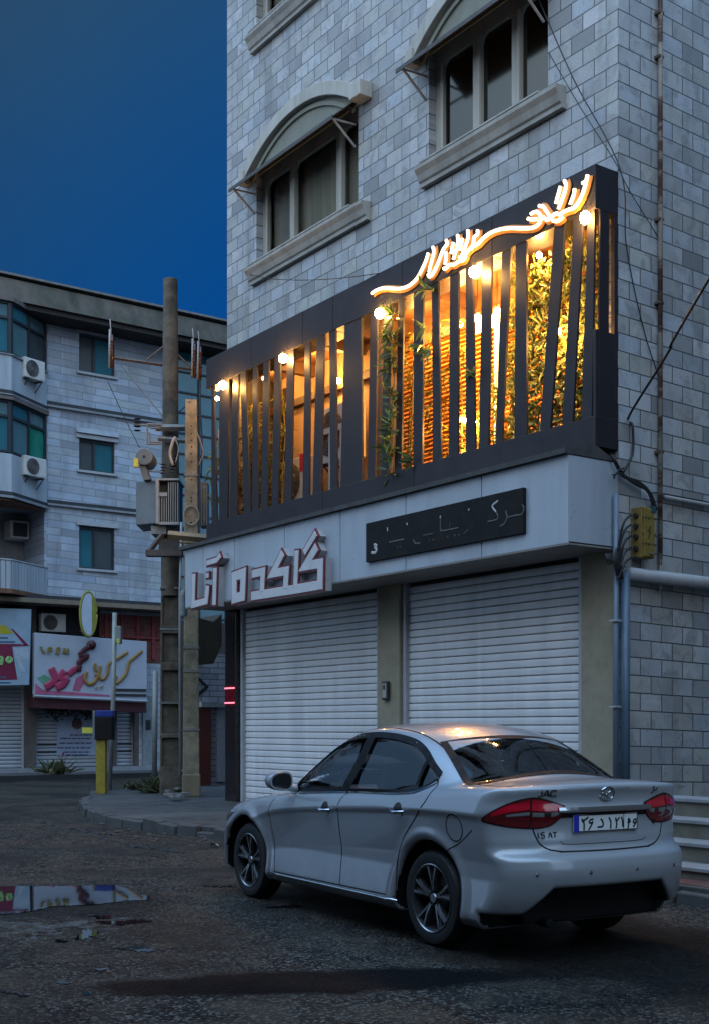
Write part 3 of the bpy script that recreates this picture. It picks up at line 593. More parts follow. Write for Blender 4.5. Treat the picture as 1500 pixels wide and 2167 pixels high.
# air conditioners standing in the terrace
acw = M('ac_cream', (.54, .53, .50), .5, .2, 5); acd = M('ac_dark', (.03, .03, .03), .6, .2, 8); acg = M('ac_grille', (.16, .155, .15), .5, .2, 8)
def ac_unit(label, origin, u, wdt, hgt, dep, group, bracket=True, disc_left=True):
    """outdoor unit: origin = lower corner nearest the viewer's left, u = unit vector along the front, n = out of the wall"""
    r_ = thing('air_conditioner', label, 'air conditioner', group)
    u = np.array(u, float); n = np.cross(u, (0, 0, 1)); o = np.array(origin, float); zz = np.array((0, 0, 1.))
    P = lambda a, b_, c: o + u * a + n * b_ + zz * c
    q = MB(); q.hexa([P(0, 0, 0), P(wdt, 0, 0), P(wdt, -dep, 0), P(0, -dep, 0)], [P(0, 0, hgt), P(wdt, 0, hgt), P(wdt, -dep, hgt), P(0, -dep, hgt)]); q.build('casing', acw, r_, bevel=.02)
    cx_ = wdt * (.36 if disc_left else .64); rad = hgt * .40
    q = MB(); K = 28
    for rr in np.linspace(rad * .25, rad, 7): q.tube([P(cx_ + rr * math.cos(a), .014, hgt * .5 + rr * math.sin(a)) for a in np.linspace(0, 2 * math.pi, K)], .005, 5)
    for a in np.linspace(0, math.pi, 7)[:-1]: q.tube([P(cx_ + rad * math.cos(a), .012, hgt * .5 + rad * math.sin(a)), P(cx_ - rad * math.cos(a), .012, hgt * .5 - rad * math.sin(a))], .004, 4)
    q.build('fan_grille', acg, r_)
    q = MB(); ring = [P(cx_ + rad * math.cos(a), .003, hgt * .5 + rad * math.sin(a)) for a in np.linspace(0, 2 * math.pi, K)[:-1]]; q.add(ring, [tuple(range(K - 1))])
    q.build('fan_opening', acd, r_)
    q = MB(); xa = wdt * (.74 if disc_left else .06); q.hexa([P(xa, .0005, hgt * .08), P(xa + wdt * .2, .0005, hgt * .08), P(xa + wdt * .2, .008, hgt * .08), P(xa, .008, hgt * .08)], [P(xa, .0005, hgt * .9), P(xa + wdt * .2, .0005, hgt * .9), P(xa + wdt * .2, .008, hgt * .9), P(xa, .008, hgt * .9)]); q.build('side_cover', acw, r_)
    if bracket:
        for a in (.12, wdt - .12):
            q = MB(); q.hexa([P(a - .02, .02, -.03), P(a + .02, .02, -.03), P(a + .02, -dep - .05, -.03), P(a - .02, -dep - .05, -.03)], [P(a - .02, .02, 0), P(a + .02, .02, 0), P(a + .02, -dep - .05, 0), P(a - .02, -dep - .05, 0)]); q.tube([P(a, .0, -.03), P(a, -dep - .03, -.28)], .016, 5)
            q.build('bracket', acd, r_)
    return r_
def ac_front(px0, px1, pyb, pyt, y, label, **k):
    a = at_y(px0, pyb, y); b_ = at_y(px1, pyb, y); zt = at_y(px0, pyt, y)[2]
    return ac_unit(label, (a[0], y, a[2]), (1, 0, 0), b_[0] - a[0], zt - a[2], .26, 'air conditioners inside the terrace', **k)
ac_front(596, 650, 1075, 978, .46, 'cream air conditioner low in the terrace behind the left slats, red sticker on its front', bracket=False)
ac_front(676, 745, 985, 868, .46, 'cream air conditioner raised on a bracket in the terrace, above a white frame', disc_left=True)
q = MB(); a = at_y(640, 1000, .455); q.box((a[0] - .07, .445, 5.50), (a[0] + .05, .449, 5.78)); tag(q.build('sticker', M('red_sticker', (.5, .02, .03), .5)), 'small red sticker on the low cream air conditioner', 'sticker')
fr2 = thing('white_frame_rack', 'white metal frame rack standing under the raised air conditioner in the terrace', 'rack'); xw = M('white_frame_paint', (.45, .44, .42), .45, .2)
for px, z1 in ((673, 5.98), (700, 5.98), (724, 5.95), (757, 5.9)): x = onz(px, 0, .40); q = MB(); q.box((x - .03, .38, 4.62), (x + .03, .42, z1)); q.build('upright', xw, fr2)
xa, xb = onz(672, 0, .39), onz(760, 0, .39); q = MB(); q.box((xa, .375, 5.93), (xb, .425, 6.02)); q.build('rail', xw, fr2)
# ---- neon script
neon_m = emit('neon_warm', (1., .72, .38), 3.4); neon_b = M('neon_backing', (.5, .2, .04), .5)
ns = thing('neon_script_sign', 'glowing warm neon Persian script sign along the top of the dark screen', 'neon sign')
NYP = SY - .055
n1 = lambda X, Y_: (770 + X / 5.769, 460 + Y_ / 5.769); n2 = lambda X, Y_: (1010 + X / 5.769, 350 + Y_ / 5.769)
S_ = [(n1, [(92, 925), (150, 885), (230, 860), (320, 862), (420, 868), (510, 848), (590, 798), (650, 730), (700, 640), (750, 530), (782, 430)]), (n1, [(838, 355), (848, 420), (825, 520), (803, 600), (790, 668)]),
      (n1, [(778, 692), (795, 722), (832, 690), (880, 600), (920, 500), (958, 400), (990, 350), (1012, 320), (1000, 272)]), (n1, [(995, 418), (995, 490), (986, 572)]), (n1, [(968, 618), (990, 625), (1038, 575), (1090, 575), (1150, 535), (1208, 518), (1238, 462)]),
      (n1, [(1085, 300), (1072, 370), (1060, 440)]), (n1, [(1138, 208), (1142, 300), (1112, 420), (1085, 512)]), (n1, [(1196, 250), (1180, 330), (1165, 398)]), (n1, [(1263, 150), (1265, 240), (1232, 350), (1190, 462)]), (n1, [(1383, 150), (1380, 205), (1340, 238), (1332, 300), (1308, 392)]),
      (n2, [(-225, 1115), (-195, 1125), (-150, 1080), (-90, 1010), (0, 955), (60, 890), (150, 822), (260, 780), (400, 762), (550, 766), (660, 760), (735, 722), (770, 655), (752, 585), (705, 562), (650, 588)]), (n2, [(614, 645), (660, 657), (722, 652)]),
      (n2, [(750, 490), (800, 500), (838, 555), (872, 600)]), (n2, [(795, 622), (850, 662), (905, 622), (950, 585), (1005, 592), (1045, 565), (1100, 540), (1175, 512), (1235, 440), (1285, 330), (1318, 225), (1342, 110)]),
      (n2, [(1012, 250), (985, 350), (955, 462)]), (n2, [(1060, 180), (1078, 250), (1040, 385), (985, 530)]), (n2, [(1185, 280), (1172, 360), (1130, 472)]), (n2, [(920, 672), (980, 672), (1040, 628)]), (n2, [(1280, 212), (1318, 195)])]
q = MB()
for cv_, p_ in S_:
    P = [at_y(*cv_(*k), NYP) for k in p_]; P = catmull(P, 5) if len(P) > 2 else P; q.tube(P, .0195, 8)
q.build('neon_tube', neon_m, ns, smooth=True)
q = MB()
for cv_, p_ in S_:
    P = [at_y(*cv_(*k), NYP) + np.array((0, .040, 0)) for k in p_]; P = catmull(P, 4) if len(P) > 2 else P; q.tube(P, .046, 6, True, (NY, .010))
q.build('backing', neon_b, ns)
# ---- bulbs
bulb_m = emit('bulb_warm', (1., .52, .14), 330.0); small_m = emit('small_bulb_warm', (1., .46, .11), 2000.0); dim_m = emit('dim_bulb_warm', (1., .46, .11), 950.0); cap_m = M('bulb_cap', (.05, .04, .03), .4)
def bulb(label, P, r_, power, cord=None, group=None, name='globe_lamp', shape=1.):
    t_ = thing(name, label, 'lamp', group); t_.location = P
    q = MB(); q.ball((0, 0, 0), r_, 16, (1, 1, shape)); q.build('globe', bulb_m if name == 'globe_lamp' else (small_m if P[0] > -5.1 else dim_m), t_, smooth=True)
    q = MB(); q.lathe([(r_ * .42, r_ * shape * .86), (r_ * .42, r_ * shape * 1.5), (r_ * .2, r_ * shape * 1.7)], (0, 0, 0), 2, 10); q.build('cap', cap_m, t_)
    if cord: q = MB(); q.tube([(0, 0, r_ * shape * 1.6), cord], .006, 5); q.build('cord', cap_m, t_)
    return t_
fl = [(472, 815, 'leftmost globe lamp hanging at the far left end of the slatted screen'), (600, 758, 'globe lamp second from the left under the top panel of the slatted screen'), (803, 663, 'globe lamp under the left tail of the neon script'), (1003, 575, 'globe lamp under the middle of the neon script'), (1238, 460, 'globe lamp under the right end of the neon script, nearest the corner')]
for px, py, lb in fl:
    P = at_y(px, py, SY - .085); bulb(lb, P, .068 if px != 1238 else .058, 55, (0, .08, .16), 'globe lamps along the front of the screen', shape=1.0 if px != 1238 else 1.25)
inner = [(460, 843, .02, .035, 'small pear lamp hanging inside the far left end of the terrace'), (972, 686, .30, .04, 'small inner lamp left of the pair behind the slats under the neon script'), (1010, 673, .28, .052, 'larger inner lamp right of the pair behind the slats under the neon script'), (1051, 657, .30, .038, 'small inner lamp hanging beside the yellow glowing pipe'),
         (981, 889, .10, .030, 'tiny low lamp left of a pair near the bottom of the terrace'), (1003, 892, .10, .032, 'tiny low lamp right of a pair near the bottom of the terrace'), (716, 806, .62, .045, 'wall lamp glowing above the raised air conditioner in the terrace')]
for px, py, y, r_, lb in inner:
    P = at_y(px, py, y); bulb(lb, P, r_, 48 if py < 880 else 6, (0, .0, .5) if py < 830 else None, 'small lamps inside the terrace', 'pendant_lamp')
# more pendant lamps further along the same string, partly behind slats
for px, py, y, lb in ((560, 800, .30, 'pendant lamp hidden mostly behind the left slats above the plants'), (655, 760, .34, 'pendant lamp between the second and third front globes'), (880, 690, .40, 'pendant lamp behind the slats in front of the louvred wall'), (1140, 540, -.16, 'pendant lamp hanging in front of the hedge top behind the widest gap'), (1180, 700, -.20, 'low pendant lamp between the hedge and the slanted slats right of the widest gap')):
    bulb(lb, at_y(px, py, y), .035, 48, None, 'small lamps inside the terrace', 'pendant_lamp')
q = MB(); x = onz(1050, 0, .45); q.box((x - .035, .44, 4.9), (x + .035, .47, 6.75)); q.box((x - .40, .44, 6.60), (x + .15, .47, 6.78)); tag(q.build('light_strip', emit('strip_yellow', (1., .78, .22), 2.2)), 'glowing yellow light strip bent at the top on the louvred wall', 'light strip')
q = MB(); xs_ = [(onz(px, 0, .40), 4.7, 7.0) for px in (545, 573, 598)]
# ---- plants
def leaf(q, c, d, L, W, nrm):
    d = d / np.linalg.norm(d); s_ = np.cross(d, nrm); s_ /= np.linalg.norm(s_) + 1e-9; n_ = np.cross(s_, d)
    q.add([c, c + d * L * .35 + s_ * W + n_ * L * .05, c + d * L * .75 + s_ * W * .7, c + d * L - n_ * L * .12, c + d * L * .75 - s_ * W * .7, c + d * L * .35 - s_ * W + n_ * L * .05, c + d * L * .5 - n_ * W * .35], [(0, 1, 6), (1, 2, 6), (2, 3, 6), (3, 4, 6), (4, 5, 6), (5, 0, 6)])
def leafmat(name, c1, c2):
    m, t, b = newmat(name); oi = nd(t, 'ShaderNodeNewGeometry'); c = cramp(t, oi.outputs['Random Per Island'], [(0, c2), (.5, c1), (1, tuple(a * 1.6 for a in c1))])
    t.links.new(c, b.inputs['Base Color']); b.inputs['Roughness'].default_value = .45; b.inputs['Transmission Weight'].default_value = 0
    tl = nd(t, 'ShaderNodeBsdfTranslucent'); t.links.new(c, tl.inputs[0]); mx = nd(t, 'ShaderNodeMixShader'); mx.inputs[0].default_value = .3
    t.links.new(b.outputs[0], mx.inputs[1]); t.links.new(tl.outputs[0], mx.inputs[2]); t.links.new(mx.outputs[0], t.nodes['Material Output'].inputs[0]); return m
lm1 = leafmat('bamboo_leaf', (.20, .20, .035), (.10, .11, .02)); lm2 = leafmat('hedge_leaf', (.24, .29, .09), (.05, .065, .02)); stem_m = M('bamboo_stem', (.20, .15, .05), .5, .3)
def bamboo(label, x, y, z0, z1, nst, nl, spread=.22, L=.17):
    r_ = thing('bamboo_plant', label, 'plant', 'leafy plants inside the terrace'); st = MB(); lf = MB()
    for k in range(nst):
        xa = x + rng.normal(0, spread * .4); ya = y + rng.normal(0, .05); lean = rng.normal(0, .10); zt = z1 - rng.random() * .5
        pts = [np.array((xa + lean * t * t + .01 * math.sin(9 * t + k), ya + .03 * t, z0 + (zt - z0) * t)) for t in np.linspace(0, 1, 9)]; st.tube(pts, [.014 - .009 * t for t in np.linspace(0, 1, 9)], 6)
        for j in range(int(nl * .55) // nst):
            t = .12 + .88 * rng.random(); i = min(int(t * 8), 7); c = pts[i] + (pts[i + 1] - pts[i]) * (t * 8 - i)
            a = rng.random() * 6.28; hub = c + np.array((math.cos(a), math.sin(a) * .6, .1)) * rng.random() * spread * .7
            for f_ in range(4):
                b_ = a + rng.normal(0, .7); leaf(lf, hub, np.array((math.cos(b_), .7 * math.sin(b_), -.35 + rng.normal(0, .5))), L * (.6 + .7 * rng.random()), L * .10, np.array((0, -.4, 1.)) + rng.normal(0, .3, 3))
    st.build('stem', stem_m, r_, smooth=True); lf.build('foliage', lm1, r_, recalc=False); return r_
for px, y, z1, nst, nl, lb in ((865, .18, 7.05, 4, 95, 'tall bamboo with bare stalks behind the first gap left of the neon tail lamp'), (935, .14, 7.15, 5, 110, 'tall bamboo with thick stalks between the two middle front globe lamps'), (985, .26, 6.8, 3, 70, 'thin bamboo behind the pair of small inner lamps'), (1045, .22, 6.3, 3, 60, 'bamboo with crossed thin stalks in front of the light strip'),
                              (1082, .20, 6.7, 4, 120, 'bushy bamboo between the light strip and the dense hedge'), (505, .12, 6.0, 4, 130, 'leafy plant behind the slats near the far left globe lamp'), (536, .16, 6.9, 4, 150, 'tall leafy plant with pale stalks between the two left globe lamps'), (572, .14, 6.6, 4, 130, 'leafy plant just left of the second globe lamp'), (600, .20, 6.9, 3, 50, 'pale trunk plant straight under the second globe lamp'), (458, .02, 6.6, 2, 50, 'thin vine at the far left end of the terrace')):
    bamboo(lb, onz(px, 0, y), y, 4.62, z1, nst, nl)
vn = thing('climbing_vine', 'green vine with lance leaves climbing in front of the slats under the left neon tail', 'plant'); st = MB(); lf = MB()
pts = catmull([at_y(*p, SY - .02) for p in ((824, 1000), (828, 940), (831, 870), (826, 800), (832, 740), (829, 690), (836, 650))], 5); st.tube(pts, .010, 6); st.tube([p + np.array((.05, .02, 0)) for p in pts[:18]], .007, 6); st.build('stem', stem_m, vn, smooth=True)
for k in range(46):
    c = pts[int(rng.random() * (len(pts) - 1))]; 
    for f_ in range(3): leaf(lf, c + rng.normal(0, .02, 3), np.array((rng.normal(0, 1), -.25 - .5 * rng.random(), rng.normal(-.1, .6))), .16 + .12 * rng.random(), .026, np.array((0, -1, .6)) + rng.normal(0, .4, 3))
for px, py in ((905, 608), (915, 612), (905, 690), (893, 735), (912, 745), (1002, 790), (873, 975)):
    c = at_y(px, py, SY + .0)
    for f_ in range(5): leaf(lf, c + rng.normal(0, .02, 3), np.array((rng.normal(-.5, .7), -.5, rng.normal(-.2, .5))), .17 + .08 * rng.random(), .026, np.array((0, -1, .6)) + rng.normal(0, .4, 3))
lf.build('foliage', leafmat('vine_leaf', (.075, .12, .035), (.035, .06, .02)), vn, recalc=False)
hg = thing('hedge_wall', 'dense wall of mixed green leaves filling the terrace behind the widest right gap', 'hedge'); lf = MB()
x0_, x1_ = onz(1090, 0, .1), -.12
for k in range(3600):
    c = np.array((x0_ + (x1_ - x0_) * rng.random(), -.02 + .26 * rng.random(), 4.75 + 2.25 * rng.random() ** .9)); a = rng.random() * 6.28
    leaf(lf, c, np.array((math.cos(a), -.4 - .5 * rng.random(), math.sin(a) - .2)), .07 + .10 * rng.random(), .016 + .012 * rng.random(), np.array((0, -1, .5)) + rng.normal(0, .5, 3))
lf.build('foliage', lm2, hg, recalc=False)
st = MB()
for k in range(14): xa = x0_ + (x1_ - x0_) * rng.random(); st.tube([(xa, .22, 4.62), (xa + rng.normal(0, .08), .2, 5.6), (xa + rng.normal(0, .15), .15, 6.8)], .012, 5)
st.build('stem', stem_m, hg)
# ================================================================ poles, transformer, wires, street things
conc = M('weathered_concrete', (.17, .145, .095), .85, .5, 3.5, bmp=.5, streak=True); conc_d = M('dark_concrete', (.115, .095, .07), .85, .75, 4.5, bmp=.9, c2=(.035, .028, .022), bscale=18)
steel = M('grey_steel', (.16, .16, .155), .5, .35, 8); rust = M('rusty_steel', (.10, .07, .05), .7, .5, 8); tank = M('transformer_grey', (.10, .12, .135), .45, .25, 4); porc = M('porcelain_brown', (.10, .035, .02), .2, .3); porc_w = M('porcelain_pale', (.30, .27, .24), .25, .3); blackc = M('black_cable', (.008, .008, .009), .6)
G0 = PZ
P2 = at_z(405, 1686, G0)                                        # near pole base
Z1 = 23.0; P1 = at_d(361, 1683, Z1); P1[2] = G0
def yaw_to_cam(P): d = CAM[:2] - P[:2]; return math.atan2(d[1], d[0])
def zpx(py, Z): return CAMH + (HOR - py) / FOC * Z
# tall tapered pole with recessed panels
def pole(label, P, wb, wt, dep, zt, name, mat, mat2, panels, lean=0.):
    r_ = thing(name, label, 'utility pole'); r_.location = (P[0], P[1], 0); r_.rotation_euler = (0, 0, yaw_to_cam(P) + math.pi / 2)
    # local: x along the picture, -y towards the viewer
    H_ = zt - G0; q = MB(); ww = lambda z: wb + (wt - wb) * (z - G0) / H_; lx = lambda z: lean * (z - G0)
    zs = [G0 - .2] + sum([[a, b_] for a, b_ in panels], []) + [zt]
    for a, b_ in zip(zs[:-1], zs[1:]):
        rec = (a, b_) in panels; va, vb = ww(a) / 2, ww(b_) / 2; d0 = dep / 2
        if not rec and b_ == zt and panels:
            u_ = MB(); K = 12; u_.tube([(lx(a + (b_ - a) * t), 0, a + (b_ - a) * t) for t in np.linspace(0, 1, K)] + [(lx(b_), 0, b_ + .015)], [va + (vb - va) * t + .004 * math.sin(19 * t) for t in np.linspace(0, 1, K)] + [vb * .8], 18); u_.build('upper_shaft', mat, r_, smooth=True, auto=50)
        elif not rec: q.hexa([(lx(a) - va, -d0, a), (lx(a) + va, -d0, a), (lx(a) + va, d0, a), (lx(a) - va, d0, a)], [(lx(b_) - vb, -d0, b_), (lx(b_) + vb, -d0, b_), (lx(b_) + vb, d0, b_), (lx(b_) - vb, d0, b_)])
        else:
            f = .22
            for sg in (-1, 1):
                q.hexa([(lx(a) + sg * va * (1 - f), -d0, a), (lx(a) + sg * va, -d0, a), (lx(a) + sg * va, d0, a), (lx(a) + sg * va * (1 - f), d0, a)], [(lx(b_) + sg * vb * (1 - f), -d0, b_), (lx(b_) + sg * vb, -d0, b_), (lx(b_) + sg * vb, d0, b_), (lx(b_) + sg * vb * (1 - f), d0, b_)])
            q.hexa([(lx(a) - va * (1 - f), -d0 + .07, a), (lx(a) + va * (1 - f), -d0 + .07, a), (lx(a) + va * (1 - f), d0 - .02, a), (lx(a) - va * (1 - f), d0 - .02, a)], [(lx(b_) - vb * (1 - f), -d0 + .07, b_), (lx(b_) + vb * (1 - f), -d0 + .07, b_), (lx(b_) + vb * (1 - f), d0 - .02, b_), (lx(b_) - vb * (1 - f), d0 - .02, b_)])
    q.build('shaft', mat, r_, bevel=.012)
    for z in mat2:
        b2 = MB(); v_ = ww(z) / 2 + .012; b2.box((lx(z) - v_, -dep / 2 - .012, z - .018), (lx(z) + v_, dep / 2 + .012, z + .018)); b2.build('strap', steel, r_)
    return r_
zz = lambda py: zpx(py, Z1)
pnl = [(zz(y1), zz(y0)) for y0, y1 in ((1262, 1325), (1342, 1402), (1420, 1552), (1562, 1622))][::-1]
pole1 = pole('tall dark concrete utility pole with recessed panels carrying the transformer', P1, .40, .27, .30, zz(592), 'utility_pole', conc_d, [zz(1246), zz(1333), zz(1488)], pnl)
Z2 = 22.0; z2 = lambda py: zpx(py, Z2)
pole2 = pole('shorter pale concrete pole standing in front of the transformer, punched with small holes', P2, .30, .205, .24, z2(840), 'concrete_pole', M('pale_concrete', (.24, .21, .145), .85, .6, 5, bmp=.9, bscale=16), [z2(1002), z2(1370), z2(1420), z2(1545)], [])
q = MB(); w_b = .33; q.box((-w_b / 2, -.17, G0), (w_b / 2, .17, z2(1640))); fo = q.build('footing', conc, pole2, bevel=.02)
q = MB()
for k, py in enumerate((898, 914, 928, 942, 957, 973, 1012, 1050, 1058, 1103)): q.lathe([(.001, -.006), (.016, -.005), (.016, .004)], (rng.normal(0, .006), -.118, z2(py)), 1, 8)
q.build('bolt_hole', M('dark_hole', (.015, .012, .01), .9), pole2)
q = MB(); q.tube([(.0 + .135 * math.cos(a), -.15, z2(1089) + .17 * math.sin(a)) for a in np.linspace(0, 2 * math.pi, 30)], .014, 6); tag(q.build('cable_ring', M('ring_pale', (.24, .21, .15), .7)), 'pale cable ring hung on the front of the shorter concrete pole', 'cable ring'); o = D.objects['cable_ring']; o.location = pole2.location; o.rotation_euler = pole2.rotation_euler
# cross-arm of the tall pole with insulators and stays
def loc1(px, py, dz=0.): return at_d(px, py, Z1 + dz)
ca = thing('cross_arm', 'steel cross-arm with diagonal stays and fuse insulators near the top of the tall pole', 'cross-arm')
q = MB(); q.tube([loc1(243, 757), loc1(345, 772), loc1(412, 782)], .032, 4); q.tube([loc1(310, 762), loc1(350, 730)], .02, 5); q.tube([loc1(376, 750), loc1(405, 778)], .02, 5); q.build('arm', rust, ca)
q = MB(); q.tube([loc1(255, 770), loc1(343, 878, -.2)], .012, 5); q.build('stay', steel, ca)
def fuse(px, py, par):
    i = MB(); P = loc1(px, py, -.1)
    for k in range(6): i.lathe([(.025, -.012), (.052, 0), (.025, .012)], P + np.array((0, 0, .20 - k * .065)), 2, 12)
    i.tube([P + np.array((0, 0, .32)), P + np.array((0, 0, -.3))], .028, 8); i.build('insulator', porc, par, smooth=True)
    i = MB(); i.tube([P + np.array((-.02, -.03, .42)), P + np.array((.03, -.06, .1)), P + np.array((-.01, -.05, -.3))], .02, 6); i.tube([P + np.array((-.02, 0, .30)), P + np.array((-.04, -.02, .62))], .012, 5); i.build('fuse_tube', porc_w, par, smooth=True)
fuse(237, 745, ca); fuse(412, 765, ca); fuse(424, 770, ca)
ca2 = thing('lower_cross_arm', 'lower steel clamp and arm with a small bracket frame on the tall pole', 'cross-arm')
q = MB(); q.tube([loc1(283, 898, -.1), loc1(345, 902, -.2)], .022, 6); q.tube([loc1(330, 905, -.25), loc1(392, 905, -.25)], .065, 4); q.tube([loc1(335, 928, -.25), loc1(392, 933, -.25)], .05, 4); q.build('arm', steel, ca2)
q = MB()
for a_, b_ in (((312, 897), (312, 940)), ((312, 897), (342, 899)), ((312, 940), (342, 940)), ((318, 905), (340, 907)), ((316, 915), (318, 938)), ((318, 935), (342, 936))): q.tube([loc1(*a_, -.3), loc1(*b_, -.3)], .018, 5)
q.build('bracket_frame', steel, ca2)
i = MB(); P = loc1(291, 898, -.1)
for k in range(4): i.lathe([(.03, -.012), (.07, 0), (.03, .012)], P + np.array((.0, 0, .10 - k * .07)), 2, 12)
i.build('insulator', M('insulator_black', (.02, .02, .022), .4), ca2)
# transformer
ZT_ = 22.4; lt = lambda px, py, dz=0.: at_d(px, py, ZT_ + dz)
def boxpx(q, px0, px1, py0, py1, Za, dep):
    """box facing the viewer squarely: front at distance Za, dep behind"""
    a, b_ = [at_d(px0, py1, Za), at_d(px1, py1, Za), at_d(px1, py0, Za), at_d(px0, py0, Za)], None
    d = np.array([FV[0], FV[1], 0]) * dep; q.hexa(a, [p + d for p in a])
tf = thing('transformer', 'grey pole-mounted transformer with vertical cooling fins beside the tall pole', 'transformer')
q = MB(); a0 = [lt(288, 1018, .25), lt(333, 1016, 0), lt(333, 1108, 0), lt(288, 1112, .25)]; a1 = [p + np.array([FV[0], FV[1], 0]) * .75 for p in a0]; q.hexa(a0, a1); q.build('tank', tank, tf, bevel=.02)
q = MB(); boxpx(q, 334, 379, 1012, 1016, ZT_ - .02, .75); boxpx(q, 330, 336, 1014, 1108, ZT_ - .04, .70); boxpx(q, 334, 379, 1104, 1110, ZT_ - .02, .7); boxpx(q, 337, 354, 1042, 1050, ZT_ - .02, .1); q.build('tank_rim', M('transformer_light', (.22, .24, .25), .45, .2), tf)
q = MB(); boxpx(q, 336, 378, 1016, 1104, ZT_ + .14, .55); q.build('tank_core', M('transformer_dark', (.012, .013, .014), .6), tf)
q = MB()
for k, px in enumerate(np.linspace(338, 376, 9)): boxpx(q, px - .9, px + .9, 1051 if px < 354 else 1020, 1103, ZT_ + .0, .2)
FIN2 = MB()
for px in np.linspace(427, 437, 4): boxpx(FIN2, px - .9, px + .9, 1028, 1112, ZT_ + .5, .2)
q.build('cooling_fin', M('fin_grey', (.20, .215, .215), .45, .2), tf); q = FIN2; q.build('cooling_fin', MATS['fin_grey'], tf)
q = MB(); boxpx(q, 424, 439, 1020, 1114, ZT_ + .62, .3); q.build('tank_core', tank, tf)
q = MB(); c = lt(305, 966, -.1); fwd = np.array([FV[0], FV[1], 0]); 
def disc(q, c, r_, dep, n=26):
    v0 = [c + np.array([RV[0], RV[1], 0]) * r_ * math.cos(a) + np.array((0, 0, 1)) * r_ * math.sin(a) for a in np.linspace(0, 2 * math.pi, n + 1)[:-1]]; q.prism(v0, fwd * dep)
disc(q, c, .155, .5); q.build('conservator', tank, tf, bevel=.015)
q = MB(); disc(q, c - fwd * .01, .03, .02, 4); q.build('conservator_plug', MATS['transformer_dark'], tf)
q = MB(); boxpx(q, 283, 292, 970, 988, ZT_ - .15, .08); q.build('warning_label', M('label_yellow', (.55, .45, .04), .5), tf)
q = MB(); q.hexa([lt(294, 985, -.05), lt(306, 982, -.05), lt(318, 1014, -.05), lt(304, 1016, -.05)], [p + fwd * .3 for p in (lt(294, 985, -.05), lt(306, 982, -.05), lt(318, 1014, -.05), lt(304, 1016, -.05))]); q.tube([lt(312, 997, -.05), lt(345, 999, -.1)], .015, 6); q.build('conservator_neck', M('neck_grey', (.09, .10, .105), .5), tf)
i = MB()
for px, py in ((345, 1002), (366, 1000), (372, 985)):
    P = lt(px, py, .1)
    for k in range(4): i.lathe([(.025, -.01), (.055, 0), (.025, .01)], P + np.array((0, 0, k * .055)), 2, 10)
i.build('bushing', porc, tf)
i = MB(); i.tube(catmull([lt(366, 985), lt(360, 960), lt(366, 935), lt(372, 925)], 4), .030, 6); i.tube(catmull([lt(372, 980), lt(378, 950), lt(372, 930)], 4), .012, 6); i.build('lead', porc_w, tf, smooth=True)
pf = thing('transformer_platform', 'steel beams and slanted strut holding the transformer between the two poles', 'platform')
q = MB(); boxpx(q, 320, 352, 1112, 1130, ZT_ + .1, .5); boxpx(q, 352, 374, 1104, 1126, ZT_ + .2, .5); q.build('beam', M('beam_grey', (.16, .17, .17), .5, .3), pf)
q = MB(); q.tube([lt(345, 1130, -.1), lt(312, 1172, -.1)], .05, 4); boxpx(q, 308, 385, 1163, 1176, ZT_ - .2, .2); boxpx(q, 336, 382, 1140, 1164, ZT_ + .2, .4); q.build('strut', M('strut_dark', (.05, .047, .045), .7, .4, 6), pf)
q = MB(); q.tube([lt(356, 1132, -.7), lt(440, 1140, -.7)], .075, 4); q.tube([lt(380, 1148, -.7), lt(440, 1151, -.7)], .02, 4); q.build('beam', conc, pf)
# conduits on the poles
def conduit(label, pts, r_, mat, nm='conduit'): q = MB(); q.tube(pts, r_, 8); return tag(q.build(nm, mat, smooth=True), label, 'conduit')
conduit('thin pale conduit running up the right edge of the tall pole', [at_d(381, 1640, 22.3), at_d(381, 1250, 22.3), at_d(384, 1105, 22.3)], .022, M('pale_conduit', (.26, .28, .31), .5, .2))
conduit('grey conduit standing left of the tall pole with a white strap', [at_d(327, 1640, 22.9), at_d(329, 1420, 22.9)], .05, M('grey_conduit', (.17, .19, .20), .5, .3))
q = MB(); P = at_d(389, 1262, 20.9)
q.lathe([(.05, -.34), (.062, -.33), (.062, .0), (.058, .06), (.035, .10), (.001, .11)], P, 2, 16); tag(q.build('cable_socket', M('cable_joint_grey', (.15, .17, .18), .5, .3), smooth=True, auto=40), 'grey capped cable joint hanging beside the left end of the white fascia', 'cable joint')
# ---- donation box on a yellow post, tall thin lamp pole
yb = thing('donation_box', 'black box with a blue top on a yellow post at the pavement corner', 'donation box'); ZD = FOC * (CAMH - PZ) / (1680 - HOR)
dpx = lambda px, py, dz=0.: at_d(px, py, ZD + dz)
q = MB(); boxpx(q, 203, 223, 1560, 1681, ZD, .20); q.build('post', M('yellow_post_paint', (.24, .19, .015), .55, .35, 6), yb, bevel=.01)
q = MB(); boxpx(q, 200, 237, 1517, 1566, ZD - .05, .30); q.build('box', M('box_black', (.009, .009, .010), .7, spec=.15), yb, bevel=.015); q = MB(); boxpx(q, 202, 238, 1504, 1517, ZD - .04, .28); q.build('top', M('box_blue', (.008, .025, .20), .45), yb, bevel=.01)
q = MB(); boxpx(q, 174, 199, 1540, 1552, ZD + .05, .03); q.build('flag_plate', M('plate_yellow', (.50, .48, .06), .5), yb)
q = MB(); boxpx(q, 196, 201, 1504, 1566, ZD - .03, .28); q.build('side', M('box_grey', (.13, .15, .16), .5), yb)
lp_ = thing('thin_pole', 'slim pale steel pole with a meter box and oval sign, behind the donation box', 'pole'); ZL = ZD + .9
q = MB(); q.tube([at_d(232, 1672, ZL), at_d(240, 1480, ZL), at_d(243, 1297, ZL)], .045, 10); q.build('shaft', M('pale_pole_paint', (.20, .23, .22), .5, .3), lp_, smooth=True)
